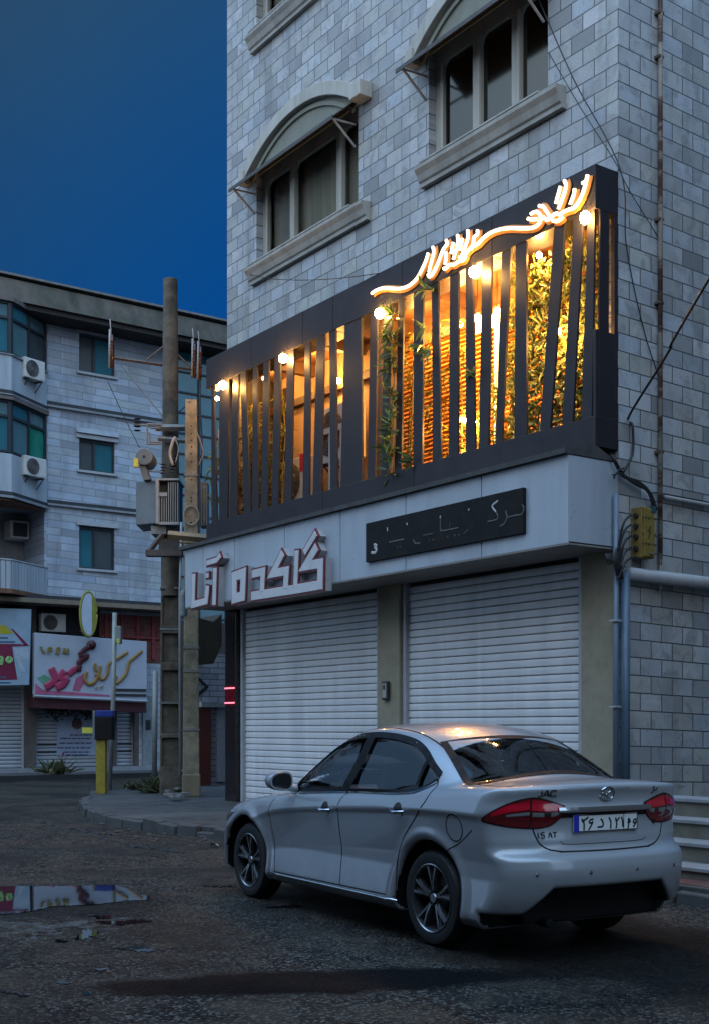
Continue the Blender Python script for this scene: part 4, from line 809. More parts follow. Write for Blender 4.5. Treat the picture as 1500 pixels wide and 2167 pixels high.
q = MB(); boxpx(q, 244, 256, 1325, 1362, ZL - .1, .15); q.build('meter_box', M('meter_box', (.15, .19, .20), .5, .4), lp_, bevel=.01); q = MB(); boxpx(q, 247, 253, 1352, 1362, ZL - .12, .05); q.build('yellow_label', M('plate_yellow', (.5, .48, .06), .5), lp_)
ov = thing('oval_sign', 'yellow and white oval projecting shop sign above the grill sign', 'sign'); XO = -22.6
oc = at_x(187, 1300, XO); q = MB(); q.tube([oc + np.array((.0, .0, 0)) + np.array((0, .24 * math.cos(a), .62 * math.sin(a))) for a in np.linspace(0, 2 * math.pi, 33)], .035, 8); q.build('rim', M('oval_yellow', (.22, .22, .03), .45, .2), ov, smooth=True)
q = MB(); q.prism([oc + np.array((.03, .21 * math.cos(a), .58 * math.sin(a))) for a in np.linspace(0, 2 * math.pi, 33)[:-1]], (-.06, 0, 0)); q.build('face', M('oval_white', (.40, .47, .56), .4, .15), ov)
q = MB(); q.prism([oc + np.array((.035, .21 * math.cos(a) * (1 if abs(math.cos(a)) > .9 else .98), .58 * math.sin(a))) for a in np.linspace(-1.1, 1.1, 13)] , (-.02, 0, 0)); q.build('stripe', M('oval_yellow', (.4, .4, .03), .4), ov)
q = MB(); q.tube([oc + np.array((0, .1, .3)), oc + np.array((-1.0, .2, .3))], .03, 6); q.tube([oc + np.array((0, .1, -.4)), oc + np.array((-1.0, .2, -.4))], .03, 6); q.build('bracket', steel, ov)
# ---- weeds and debris at the pole feet
wm = leafmat('dry_weed_leaf', (.085, .09, .045), (.04, .045, .022))
def weed(label, P, r_, n, L): 
    t_ = thing('weed_clump', label, 'weeds'); q = MB(); st_ = MB()
    for k in range(n):
        a = rng.random() * 6.28; e = .2 + 1.1 * rng.random(); d = np.array((math.cos(a) * math.cos(e), math.sin(a) * math.cos(e), math.sin(e))); leaf(q, P + np.array((rng.normal(0, r_ * .5), rng.normal(0, r_ * .5), .01)), d, L * (.5 + .8 * rng.random()), L * .14, np.array((0, 0, 1.)) + rng.normal(0, .3, 3))
    q.build('foliage', wm, t_, recalc=False)
    for k in range(6): st_.tube([P + rng.normal(0, r_ * .3, 3) * (1, 1, 0), P + np.array((rng.normal(0, r_), rng.normal(0, r_), L * 1.3))], .006, 4)
    st_.build('stem', M('weed_stem', (.07, .06, .03), .8), t_)
weed('dry leafy weed clump heaped at the foot of the tall pole', at_z(335, 1678, PZ), .24, 120, .34); weed('small weed clump between the thin pole and the tall pole', at_z(285, 1672, PZ), .2, 50, .2); weed('low weeds by the shutter step across the road', at_x(118, 1640, -21.95), .30, 70, .42)
q = MB()
for k in range(26): p = at_z(350 + 45 * rng.random(), 1660 + 28 * rng.random(), PZ + .02 + .10 * rng.random()); q.box(p - np.array((.06 + .08 * rng.random(), .04, .02)), p + np.array((.08, .05, .02)))
tag(q.build('debris', M('pale_debris', (.16, .16, .155), .8, .5, 12)), kind='stuff')
# ---- overhead wires
def wire(label, pts, r_=.008, mat=None, n=8): q = MB(); q.tube(catmull(pts, n) if len(pts) > 2 else pts, r_, 6); return tag(q.build('wire', mat or blackc, smooth=True), label, 'wire')
wire('thin sagging wire crossing the wall below the left window towards the screen', [at_y(528, 580, -.12), at_y(580, 590, -.35), at_y(660, 592, -.42), at_y(740, 586, -.40), at_y(800, 578, -.365)], .006)
wire('thin cable running down the marble corner from the right window to the junction bundle', [at_y(1140, 0, -.05), at_y(1215, 170, -.04), at_y(1308, 360, -.03) + np.array((.03, 0, 0)), at_x(1325, 520, .03), at_x(1360, 690, .03), at_x(1394, 800, .04)], .007)
wire('second thin cable slanting across the marble wall under the right window', [at_y(1160, 110, -.04), at_y(1230, 230, -.04), at_y(1300, 340, -.03), at_x(1330, 400, .03), at_x(1393, 502, .03)], .005)
wire('thick black cable sweeping from the upper right down to the side wall', [np.array((20.86, -14.0, 8.89)), np.array((11.5, -7.6, 6.98)), at_d(1500, 590, 11.0), at_d(1412, 748, 12.4), at_x(1331, 880, .05), at_x(1338, 900, .05), at_x(1338, 960, .05), at_x(1318, 1000, .06)], .014, n=8)
wire('thin slack lead dropping from the left fuse insulator to the transformer drum', [loc1(228, 806, -.1), loc1(262, 880, -.2), loc1(296, 948, -.4)], .007)
wire('black lead dropping behind the short pole from the right fuse insulators', [loc1(424, 800, -.1), loc1(424, 860, -.3), loc1(428, 940, -.4), loc1(426, 1010, -.4)], .016)
wire('pale looped lead right of the short pole', [loc1(412, 905, -.4), loc1(423, 930, -.5), loc1(430, 960, -.5), loc1(420, 985, -.5)], .012, porc_w)
wire('short jumper lead between the two poles', [loc1(380, 870, -.2), loc1(390, 862, -.6), loc1(402, 850, -.9)], .01)
cb = thing('cable_bundle', 'bundle of black cables bending from the fascia end into the yellow junction box', 'cable bundle')
q = MB()
for k in range(4): q.tube(catmull([at_x(1293 + k * 2, 962 + 3 * k, .05 + .01 * k), at_x(1312 + k * 3, 1000 + 2 * k, .07), at_x(1345 + k * 2, 1025 - 2 * k, .08), at_x(1370 + k * 2, 1040 + k, .09), at_x(1384 + k * 2, 1080, .09)], 6), .013, 6)
for a_, b_, c in (((1296, 1005), (1310, 1002), (1322, 1012)), ((1298, 1012), (1306, 998), (1320, 990))): q.tube(catmull([at_x(*a_, .1), at_x(*b_, .11), at_x(*c, .08)], 5), .011, 6)
q.build('cable', blackc, cb, smooth=True)
lo = MB()
for k, py in enumerate((1090, 1110, 1134, 1158, 1180)):
    lo.tube(catmull([at_x(1335, py, .14), at_x(1322, py + 12, .17), at_x(1312 - k, py + 45, .13), at_x(1306, 1195 + 5 * k, .09)], 6), .013, 6)
for k in range(6): lo.tube(catmull([at_x(1280 + 3 * k, 1172, .06), at_x(1286, 1184 + 2 * k, .10), at_x(1302, 1190, .10), at_x(1312, 1215, .10)], 5), .010, 6)
for k in range(4): lo.tube(catmull([at_x(1305 + 4 * k, 1160, .10), at_x(1300 + 4 * k, 1190, .12), at_x(1308 + 3 * k, 1225, .10)], 5), .014, 6)
lo.build('loop', blackc, cb, smooth=True)
# junction box on the side wall
jb = thing('junction_box', 'mustard yellow electrical junction box with black warning marks on the side wall', 'junction box'); my = M('mustard_paint', (.21, .145, .03), .55, .35, 7, bmp=.15)
A0, A1 = at_x(1327, 1080, .0), at_x(1392, 1200, .16); yA, yB, zB, zA = .20, at_x(1390, 1150, .2)[1], 3.27, 3.84
q = MB(); q.box((.004, yA, zB), (.16, yB, zA)); q.build('case', my, jb, bevel=.008); q = MB(); q.box((.161, yA + .02, zB + .015), (.178, yB - .01, zA - .015)); q.build('door', my, jb, bevel=.006)
dk = M('stencil_black', (.02, .017, .012), .7, .3, 20); fj = lambda u, v_, n=0.: (.178 + n, u, v_)
q = MB(); uc, vc = (yA + yB) / 2, (zA + zB) / 2; band(q, [(uc + .02, vc + .07), (uc - .012, vc + .01), (uc + .018, vc + .004), (uc - .01, vc - .07)], .008, fj, .0003, .0015, ends=.001)
for k, (dv, n_) in enumerate(((.16, 5), (-.02, 4), (-.13, 5))):
    for j in range(n_): 
        if dv == -.02 and 1 <= j <= 2: continue
        u = uc - .10 + .2 * j / (n_ - 1); band(q, [(u - .014, vc + dv + .008 * (j % 2)), (u + .014, vc + dv - .006)], .007 + .003 * (j % 3), fj, .0003, .0016, ends=.001)
q.build('stencil', dk, jb)
q = MB(); q.box((.178, yB - .10, zB + .045), (.192, yB - .04, zB + .065)); q.build('latch', steel, jb); q = MB(); q.box((.10, yB - .07, zA - .06), (.185, yB + .005, zA + .015)); q.build('cable_gland', M('gland_teal', (.02, .07, .09), .5), jb)
q = MB()
for py in (1090, 1112, 1135, 1160, 1182): c = at_x(1334, py, .08); q.lathe([(.001, -.02), (.030, -.018), (.034, .01)], (.085, yA - .012, c[2] + .0), 1, 12)
q.build('cable_gland', M('gland_black', (.012, .012, .012), .6), jb)
# conduits and pipes on the side wall
blue = M('blue_grey_conduit', (.10, .145, .20), .45, .25, 3)
xc = at_x(1291, 1100, .03); conduit('tall blue-grey cable trunking rising to the end of the white fascia', [(.055, -.10, PZ), (.055, -.10, 3.95)], .032, blue)
conduit('lower blue-grey cable trunking standing at the corner of the marble wall', [(.075, .03, PZ), (.075, .03, 3.10)], .052, M('blue_grey_conduit_dark', (.07, .115, .165), .45, .25, 3))
for z, lb in ((1.6, 'lower pale clip holding the tall blue-grey trunking, just above the car'), (2.55, 'upper pale clip holding the tall blue-grey trunking, nearer the fascia')): q = MB(); q.box((.0, -.15, z), (.10, -.06, z + .02)); tag(q.build('conduit_clip', M('clip_pale', (.35, .36, .38), .5)), lb, 'clip')
q = MB(); q.tube([(.09, .06, 3.085), (.09, 8, 3.02)], .075, 14); tag(q.build('drain_pipe', M('pale_pvc', (.28, .29, .31), .45, .25, 3), smooth=True), 'fat pale horizontal drain pipe along the side wall below the junction box', 'pipe')
q = MB(); zc = at_x(1405, 1052, .03)[2]; q.tube([(.035, .72, zc), (.035, 9, zc - .12)], .026, 8); tag(q.build('cable_trunking', M('pale_trunk', (.25, .255, .265), .5, .3), smooth=True), 'thin pale horizontal trunking starting beside the rusty pipe', 'trunking')
wire('thin black cable running along the pale horizontal trunking', [(.02, .50, zc + .03), (.03, .9, zc + .035), (.03, 3, zc - .01), (.03, 8, zc - .1)], .008)
m, t, b = newmat('rusty_gas_pipe'); v = nd(t, 'ShaderNodeTexCoord').outputs['Object']; mp = nd(t, 'ShaderNodeMapping'); mp.inputs['Scale'].default_value = (.3, .3, 1); t.links.new(v, mp.inputs[0])
t.links.new(cramp(t, noise(t, mp.outputs[0], 1.9, 6, .7), [(.40, (.06, .035, .025)), (.47, (.12, .07, .05)), (.52, (.33, .31, .27)), (.7, (.36, .34, .30))]), b.inputs['Base Color']); b.inputs['Roughness'].default_value = .6
yp = float(at_x(1397, 500, .05)[1]); q = MB(); q.tube([(.05, yp, 3.3), (.05, yp, 18)], .027, 10); q.tube([(.05, yp, 3.5), (.05, yp, 2.95)], .02, 8); gp_ = q.build('gas_pipe', MATS['rusty_gas_pipe'], smooth=True); tag(gp_, 'thin vertical rusty and cream gas pipe climbing the side wall', 'pipe')
for z in (4.5, 6.2, 7.15, 9.0, 9.5): q = MB(); q.box((.0, yp - .05, z), (.075, yp + .035, z + .03)); q.build('pipe_clip', rust, gp_)
# steps at the right edge
stp = thing('entrance_steps', 'pale stone entrance steps beside the right rear of the car', 'steps'); sm_ = M('step_riser_stone', (.13, .117, .09), .7, .35, 5, bmp=.2); st_ = M('step_tread_stone', (.22, .22, .225), .55, .3, 5)
for k, (y0, z1) in enumerate(((-2.26, .235 + .0), (-1.96, .40), (-1.66, .565), (-1.36, .73))):
    zt = .075 + .165 * (k + 1) - .0; q = MB(); q.box((1.6, y0, PZ), (5.2, -.6, zt - .035)); q.build('riser', sm_, stp); q = MB(); q.box((1.58, y0 - .025, zt - .034), (5.2, y0 + .33, zt)); q.build('tread', st_, stp, bevel=.006)
# red reflection on the granite pillar, made as glowing bars on a red plate
rl = thing('red_reflection_bar', 'red reflection across the black granite pillar, made as glowing bars', 'reflection'); q = MB()
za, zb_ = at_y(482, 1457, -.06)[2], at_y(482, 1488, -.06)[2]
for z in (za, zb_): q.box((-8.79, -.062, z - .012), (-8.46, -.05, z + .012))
q.build('bar', emit('red_reflection_glow', (1., .05, .10), 1.6), rl); q = MB(); q.box((-8.80, -.05, zb_ - .05), (-8.45, -.041, za + .05)); q.build('plate', M('red_reflection_fill', (.12, .004, .01), .2), rl)
# ================================================================ the apartment block across the street
XB = -24.0
far = thing('apartment_block', 'pale stone apartment block with shops across the street, under a dark mossy eave', 'building')
white_stone = stone_tiles('white_stone_courses', (.40, .45, .52), (.32, .36, .42), (.19, .21, .24), 1.05, .21, .37, .010, .12, .6, .004)  # bluish haze of the distance put into the stone's colour
FB = fs_(XB)
fx_ = lambda px, py, x=XB: at_x(px, py, x)
W3 = [(3.70, 4.80, 11.61, 12.72), (3.70, 4.80, 8.78, 9.70), (3.70, 4.80, 5.96, 7.19)]
q = MB(); wall_holes(q, FB, 2.72, 6.60, 4.95, 13.1, W3, .22); q.build('wall', white_stone, far, uvaxes=((0, 1, 0), (0, .03, 1)), recalc=False)
q = MB(); wall_holes(q, FB, -14, 2.72, 4.95, 13.1, [(-1.2, 2.66, 5.20, 7.55)], 1.6); q.build('wall', white_stone, far, uvaxes=((0, 1, 0), (0, 0, 1)), recalc=False)
q = MB(); q.box((XB - 8, -14, 0), (XB - 1.7, 18, 13.4)); q.build('core', M('plain_plaster', (.3, .3, .3), .8), far)
gteal = None
def glassmat(name, c, r=.08):
    m, t, b = newmat(name); v = nd(t, 'ShaderNodeTexCoord').outputs['Object']; t.links.new(cramp(t, noise(t, v, 1.3, 4), [(.3, tuple(a * .7 for a in c)), (.7, c)]), b.inputs['Base Color']); b.inputs['Roughness'].default_value = r; b.inputs['Specular IOR Level'].default_value = .6; return m
gt = glassmat('teal_glass', (.03, .14, .18)); gt2 = glassmat('pale_teal_glass', (.09, .18, .20)); gg = glassmat('green_glass', (.01, .22, .15)); gd = glassmat('grey_screen_glass', (.045, .055, .06), .4)
frd = M('dark_window_frame', (.018, .022, .03), .5, .2); frw = M('pale_window_surround', (.36, .38, .40), .6, .2)
for (y0, y1, z0, z1), pal in zip(W3, ((gd, gt), (gd, gt), (gt, gd))):
    wd = D.objects.new('window', None); COL.objects.link(wd); wd.parent = far; f = MB(); x0, x1 = XB - .14, XB - .06; ym = (y0 + y1) / 2 - .08
    for a, b_, c, d in ((y0, y1, z0, z0 + .05), (y0, y1, z1 - .09, z1), (y0, y0 + .05, z0, z1), (y1 - .05, y1, z0, z1), (ym - .035, ym + .035, z0, z1)): f.box((x0, a, c), (x1 + (.004 if b_ - a < .2 else 0), b_, d))
    f.build('frame', frd, wd)
    for a, b_, mt in ((y0 + .05, ym - .035, pal[0]), (ym + .035, y1 - .05, pal[1])): p = MB(); p.box((x0 + .03, a, z0 + .05), (x0 + .04, b_, z1 - .09)); p.build('pane', mt, wd)
    f = MB(); f.box((XB, y0 - .08, z0 - .07), (XB + .07, y1 + .08, z0 - .002)); f.build('sill', frw, wd); f = MB(); f.box((XB, y0 - .10, z1 + .002), (XB + .06, y1 + .10, z1 + .12)); f.build('lintel', frw, wd)
f = MB(); f.hexa([(XB, 3.60, 9.83), (XB, 4.90, 9.83), (XB, 4.90, 10.0), (XB, 3.60, 10.0)], [(XB + .12, 3.60, 9.835), (XB + .12, 4.90, 9.835), (XB + .02, 4.90, 10.0), (XB + .02, 3.60, 10.0)]); f.build('window_hood', M('stone_hood', (.30, .335, .385), .7, .25, 4), far)
band_m = M('dark_floor_band', (.025, .028, .034), .6, .3, 3); bandp = M('pale_floor_band', (.24, .255, .275), .6, .3, 3)
for z in (10.50, 7.72): q = MB(); q.box((XB, 2.72, z), (XB + .06, 6.60, z + .10)); q.build('floor_band', band_m, far); q = MB(); q.box((XB, 2.72, z - .06), (XB + .09, 6.60, z - .002)); q.build('floor_band', bandp, far)
q = MB(); q.box((XB, -14, 4.93), (XB + .75, 6.6, 5.03)); q.build('cornice', band_m, far); q = MB(); q.box((XB, -14, 4.80), (XB + .85, 6.6, 4.925)); q.build('cornice', M('ochre_edge', (.20, .155, .11), .7, .3, 3), far)
# eave: weathered sloping band
q = MB(); eav = M('mossy_eave', (.085, .07, .055), .9, .6, 1.6, bmp=.5, c2=(.022, .026, .018), streak=True)
q.hexa([(XB - .5, -14, 12.98), (XB - .5, 10.5, 12.90), (XB + .95, 10.5, 12.90), (XB + .95, -14, 12.98)], [(XB - .5, -14, 13.72), (XB - .5, 10.5, 13.6), (XB + .62, 10.5, 13.58), (XB + .62, -14, 13.68)]); q.build('eave', eav, far)
q = MB(); q.box((XB - .6, -14, 13.70), (XB + .68, 10.5, 13.76)); q.build('roof_edge', M('pale_roof_edge', (.16, .16, .16), .7, .4, 3), far); q = MB(); q.hexa([(XB + .0, -14, 12.83), (XB + .0, 10.5, 12.76), (XB + .85, 10.5, 12.76), (XB + .85, -14, 12.83)], [(XB, -14, 12.975), (XB, 10.5, 12.895), (XB + .85, 10.5, 12.895), (XB + .85, -14, 12.975)]); q.build('soffit', M('dark_soffit', (.03, .027, .025), .8), far)
q = MB(); q.box((XB - 7, -14, 13.4), (XB - .5, 10.5, 13.5)); q.build('roof', M('plain_plaster', (.3, .3, .3), .8), far)
# bays with a chamfered corner
plan = [(XB + .002, -9.), (XB + 1.15, -9.), (XB + 1.15, 1.30), (XB + .10, 2.70), (XB + .002, 2.70)]
def bay_ring(z0, z1, mat, nm, grow=0.): 
    q = MB(); P = [(x + (grow if x > XB + .05 else 0), y + (grow * .6 if y > 0 and x > XB + .05 else 0), z0) for x, y in plan]; q.prism(P, (0, 0, z1 - z0)); return q.build(nm, mat, far)
bayp = M('bay_boarding', (.36, .40, .44), .6, .3, 3, streak=True)
for z0, zf, zt in ((10.42, 11.36, 12.80), (7.70, 8.72, 10.16)):
    bay_ring(z0, zf, bayp, 'bay_panel'); bay_ring(z0 - .10, z0 - .002, band_m, 'bay_band', .03); bay_ring(z0 - .17, z0 - .105, bandp, 'bay_band', .06); bay_ring(zt, zt + .12, M('brown_bay_head', (.13, .105, .095), .7, .3, 3), 'bay_head', .06)
    if z0 > 9: bay_ring(zf + .002, zf + .03, bandp, 'bay_sill', .04)
    wd = D.objects.new('bay_window', None); COL.objects.link(wd); wd.parent = far
    for si, ((xa, ya), (xb, yb)) in enumerate(((plan[1], plan[2]), (plan[2], plan[3]))):
        n_ = 6 if si == 0 else 2; d = np.array((xb - xa, yb - ya)); L = np.linalg.norm(d); d /= L; nn = np.array((d[1], -d[0]))
        P = lambda u, z, o=0.: (xa + d[0] * u + nn[0] * o, ya + d[1] * u + nn[1] * o, z)
        f = MB(); zm = zf + (zt - zf) * .70; us = np.linspace(0, L, n_ + 1)
        if si == 0: us = np.linspace(L - 6 * 1.0, L, n_ + 1)
        def bar(u0, u1, z0_, z1_, o=.0): f.hexa([P(u0, z0_, o - .10), P(u1, z0_, o - .10), P(u1, z0_, o), P(u0, z0_, o)], [P(u0, z1_, o - .10), P(u1, z1_, o - .10), P(u1, z1_, o), P(u0, z1_, o)])
        for k, u in enumerate(us): hw_ = .09 if k in (0, n_) else .035; bar(max(u - hw_, us[0]), min(u + hw_, us[-1]), zf + .03, zt, -.012)
        bar(us[0], us[-1], zm - .035, zm + .035, -.017); bar(us[0], us[-1], zf + .031, zf + .09, -.02); bar(us[0], us[-1], zt - .06, zt - .001, -.02); f.build('frame', frd, wd)
        for k in range(n_):
            for lev, (a, b_) in enumerate(((zf + .09, zm - .035), (zm + .035, zt - .06))):
                mt = gt2; 
                if si == 1 and k == 1 and lev == 0: mt = gd if z0 > 9 else gg
                elif (k + lev) % 2: mt = gt
                p = MB(); p.add([P(us[k] + .03, a, -.07), P(us[k + 1] - .03, a, -.07), P(us[k + 1] - .03, b_, -.07), P(us[k] + .03, b_, -.07)], [(0, 1, 2, 3)]); p.build('pane', mt, wd)
    q = MB(); q.prism([(x - (.25 if x > XB + .05 else 0), y - (.2 if x > XB + .05 and y > 0 else 0), zf + .04) for x, y in plan], (0, 0, zt - zf - .05)); q.build('bay_interior', M('dim_room', (.03, .04, .045), .9), far)
# balcony below
bay_ring(4.98, 5.10, M('orange_soffit', (.16, .07, .035), .7, .4, 3), 'balcony_floor', .02); q = MB()
for (xa, ya), (xb, yb) in ((plan[1], plan[2]), (plan[2], plan[3])):
    d = np.array((xb - xa, yb - ya)); L = np.linalg.norm(d); d /= L; k = max(L - 3.5, 0) if L > 4 else 0
    while k < L - .05:
        a, b_ = np.array((xa, ya)) + d * (k + .012), np.array((xa, ya)) + d * min(k + .135, L); nn = np.array((d[1], -d[0])) * .02
        q.hexa([(*(a - nn), 5.10), (*(b_ - nn), 5.10), (*(b_ + nn), 5.10), (*(a + nn), 5.10)], [(*(a - nn), 5.84), (*(b_ - nn), 5.84), (*(b_ + nn), 5.84), (*(a + nn), 5.84)]); k += .145
q.build('balcony_boarding', bayp, far); q = MB(); q.tube([(plan[1][0], plan[2][1] - 3.5, 5.87), (*plan[2], 5.87), (*plan[3], 5.87)], .035, 6); q.build('balcony_rail', bandp, far)
q = MB(); q.prism([(x - .02, y - .02, 7.5) for x, y in plan], (0, 0, -.03)); q.build('balcony_ceiling', M('orange_soffit', (.16, .07, .035), .7, .4, 3), far)
# air conditioners on the bays
def ac_bay(px0, px1, pyt, pyb, label, x=XB + .95):
    a, b_ = at_x(px0, pyb, x), at_x(px1, pyb, x); zt = at_x(px0, pyt, x)[2]
    ac_unit(label, (x, a[1], a[2]), (-.35, .94, 0), (b_[1] - a[1]) * 1.04, zt - a[2], .24, 'air conditioners on the apartment block')
ac_bay(53, 104, 753, 796, 'white air conditioner under the topmost bay window of the apartment block'); ac_bay(53, 108, 962, 1004, 'white air conditioner below the green pane, on the middle bay of the apartment block')
wa = thing('window_air_conditioner', 'boxy window air conditioner in the shaded balcony recess of the apartment block', 'air conditioner'); a, b_ = at_x(22, 1138, XB - 1.0), at_x(62, 1104, XB - 1.0)
q = MB(); q.box((XB - 1.55, a[1], a[2]), (XB - 1.0, b_[1], b_[2])); q.build('casing', acw, wa, bevel=.02); q = MB(); q.box((XB - 1.0, a[1] + .08, a[2] + .06), (XB - .985, b_[1] - .06, b_[2] - .06)); q.build('grille', acd, wa)
a, b_ = at_x(88, 1336, XB + .15), at_x(140, 1300, XB + .15); ac_unit('air conditioner hidden partly behind the top edge of the grill shop sign', (XB + .15, a[1], a[2]), (0, 1, 0), b_[1] - a[1], b_[2] - a[2], .26, 'air conditioners on the apartment block', disc_left=True)
# ground floor
q = MB(); q.box((XB - 1.6, -14, .12), (XB - .3, 8.6, 4.80)); q.build('shop_back', M('shop_dark', (.025, .025, .027), .8), far)
q = MB()
for y0, y1 in ((2.10, 2.42), (4.66, 4.86), (5.42, 5.55)): q.box((XB - .3, y0, .12), (XB + .02, y1, 4.8))
q.build('shop_pillar', M('shop_pillar', (.10, .085, .075), .7, .4, 4), far)
q = MB(); q.box((XB - .3, 5.56, .12), (XB + .03, 6.6, 4.8)); q.build('shop_pillar', white_stone, far, uvaxes=((0, 1, 0), (0, 0, 1)))
q = MB(); q.box((XB - .3, -14, .12), (XB + .25, 6.6, .24)); q.build('shop_step', M('pale_step', (.24, .25, .27), .6, .3, 3), far)
def far_shutter(y0, y1, z0, z1, label, x=XB - .15):
    r_ = thing('roller_shutter', label, 'roller shutter', 'shop shutters across the street'); q = MB(); z = z0
    while z < z1: h_ = min(.11, z1 - z); q.prism([(x, y0, z + .006), (x + .022, y0, z + h_ * .3), (x + .022, y0, z + h_ * .7), (x, y0, z + h_ - .004), (x - .03, y0, z + h_ - .004), (x - .03, y0, z + .006)], (0, y1 - y0, 0)); z += h_
    q.build('curtain', M('far_shutter_paint', (.33, .35, .38), .5, .25, 2, streak=True), r_)
    q = MB(); q.box((x - .02, y0 - .05, z0), (x + .05, y0 - .002, z1)); q.box((x - .02, y1 + .002, z0), (x + .05, y1 + .05, z1)); q.build('guide_rail', frm, r_); return r_
far_shutter(-1.5, 2.05, .24, 2.55, 'roller shutter under the leftmost red and white shop sign'); far_shutter(2.48, 4.60, .24, 2.05, 'wide roller shutter with a printed notice under the grill shop sign'); far_shutter(4.92, 5.40, .24, 2.05, 'narrow roller shutter right of the thin pole')
blk = M('stripe_black', (.012, .012, .014), .6)
q = MB(); q.box((XB - .126, 2.48, .66), (XB - .120, 4.60, .71)); q.box((XB - .126, 2.48, .87), (XB - .120, 3.25, .92)); q.box((XB - .126, 4.92, .66), (XB - .120, 5.40, .71)); q.box((XB - .126, 4.92, .87), (XB - .120, 5.40, .92)); q.build('shutter_stripe', blk, far)
no = thing('printed_notice', 'pale printed notice with dark lines of text and a round picture on the far shutter', 'notice'); xn = XB - .118
q = MB(); a, b_ = at_x(120, 1600, xn), at_x(205, 1510, xn); q.box((xn - .003, a[1], a[2]), (xn, b_[1], b_[2])); q.build('sheet', M('notice_paper', (.27, .32, .42), .6, .15, 2), no)
q = MB(); c = at_x(163, 1532, xn + .004); q.prism([c + np.array((0, .16 * math.cos(a_), .16 * math.sin(a_))) for a_ in np.linspace(0, 6.283, 25)[:-1]], (.004, 0, 0)); q.build('round_picture', M('notice_picture', (.10, .045, .035), .6, .8, 12), no)
q = MB()
for py, x0, x1 in ((1556, 148, 195), (1563, 128, 192), (1573, 126, 194), (1583, 122, 192), (1592, 136, 190), (1598, 140, 186)):
    u = x0
    while u < x1: L = 5 + 10 * rng.random(); a, b_ = at_x(u, py + 1.6, xn), at_x(min(u + L, x1), py - 1.2, xn); q.box((xn + .0005, a[1], a[2]), (xn + .003, b_[1], b_[2])); u += L + 2
q.build('text', M('notice_text', (.04, .05, .12), .6), no); q = MB(); c = at_x(134, 1596, xn + .001); q.box(c - np.array((0, .03, .05)), c + np.array((.003, .03, .05))); q.build('red_mark', M('notice_red', (.3, .02, .04), .6), no)
pk = thing('potted_plants', 'row of dark hanging plants under the grill shop sign', 'plants'); q = MB()
for k in range(260): c = np.array((XB + .15 + .2 * rng.random(), 2.55 + 2.0 * rng.random(), 1.95 - .28 * rng.random() ** 2)); c[2] += .08 * math.sin(c[1] * 8); a = rng.random() * 6.28; leaf(q, c, np.array((.3, math.cos(a), -.5 + math.sin(a) * .5)), .12, .022, np.array((1., 0, .3)))
q.build('foliage', leafmat('dark_plant_leaf', (.02, .028, .015), (.008, .012, .006)), pk, recalc=False)
# grill shop sign
XS = XB + .72; gs = thing('grill_shop_sign', 'white shop signboard with gold and crimson Persian lettering across the street', 'shop sign')
A, B_ = at_x(73, 1475, XS), at_x(311, 1358, XS); yl, yr = A[1], B_[1]; zbl, ztl, zbr, ztr = at_x(75, 1470, XS)[2], at_x(73, 1339, XS)[2], at_x(310, 1484, XS)[2], at_x(312, 1358, XS)[2]
q = MB(); q.hexa([(XS, yl, zbl), (XS, yr, zbr), (XS, yr, ztr), (XS, yl, ztl)], [(XS - .18, yl, zbl), (XS - .18, yr, zbr), (XS - .18, yr, ztr), (XS - .18, yl, ztl)]); q.build('board', M('sign_board_white', (.36, .40, .47), .4, .12, 1.5), gs, bevel=.01)
sg_ = lambda X, Y_: at_x(60 + X / 5.556, 1320 + Y_ / 5.556, XS + .04); gold = M('sign_gold', (.30, .17, .04), .4, .3, 8); crim = M('sign_crimson', (.36, .035, .10), .45, .25, 6); maro = M('sign_maroon', (.075, .012, .018), .45, .3, 6)
q = MB(); strokes(q, [([(1342, 318), (1265, 385), (1190, 450), (1165, 560), (1128, 622), (1050, 695), (1015, 690), (1035, 610)], .045), ([(1172, 335), (1100, 380), (1028, 422), (950, 478), (935, 580), (900, 640), (858, 652), (836, 600), (850, 490)], .045), ([(788, 465), (785, 520), (800, 560)], .045), ([(690, 565), (668, 660), (712, 712), (775, 690), (812, 625), (790, 590)], .05), ([(800, 752), (806, 762)], .055), ([(862, 738), (866, 748)], .055)], sg_, NX, .018, 8); q.build('gold_lettering', gold, gs, smooth=True)
q = MB(); strokes(q, [([(268, 520), (300, 590), (318, 650), (270, 710), (200, 752)], .10), ([(430, 555), (380, 620), (420, 660), (470, 640)], .10), ([(455, 640), (410, 710), (325, 752)], .11), ([(470, 600), (540, 545), (600, 520)], .09)], sg_, NX, .014, 8); q.build('crimson_lettering', crim, gs, smooth=True)
q = MB(); strokes(q, [([(590, 560), (600, 500), (575, 550)], .08), ([(590, 480), (625, 430), (690, 380), (600, 380)], .09), ([(600, 370), (660, 310), (720, 270)], .07)], sg_, NX, .032, 8); c = sg_(745, 250); q.prism([c + np.array((0, .14 * math.cos(a_), .13 * math.sin(a_))) for a_ in np.linspace(0, 6.283, 19)[:-1]], (-.05, 0, 0)); q.build('maroon_lettering', maro, gs, smooth=True)
q = MB(); strokes(q, [([(148, 268), (165, 315), (195, 345)], .035), ([(235, 345), (235, 290), (270, 290), (262, 320)], .035), ([(325, 350), (335, 290), (365, 290), (350, 330), (350, 360)], .032), ([(410, 345), (425, 295), (440, 350)], .035), ([(465, 290), (465, 355)], .035)], sg_, NX, .02, 6); q.build('digits', M('sign_olive_gold', (.22, .18, .05), .5, .3, 9), gs)
pf_ = lambda X, Y_, o=.004: at_x(60 + X / 5.556, 1320 + Y_ / 5.556, XS + o)
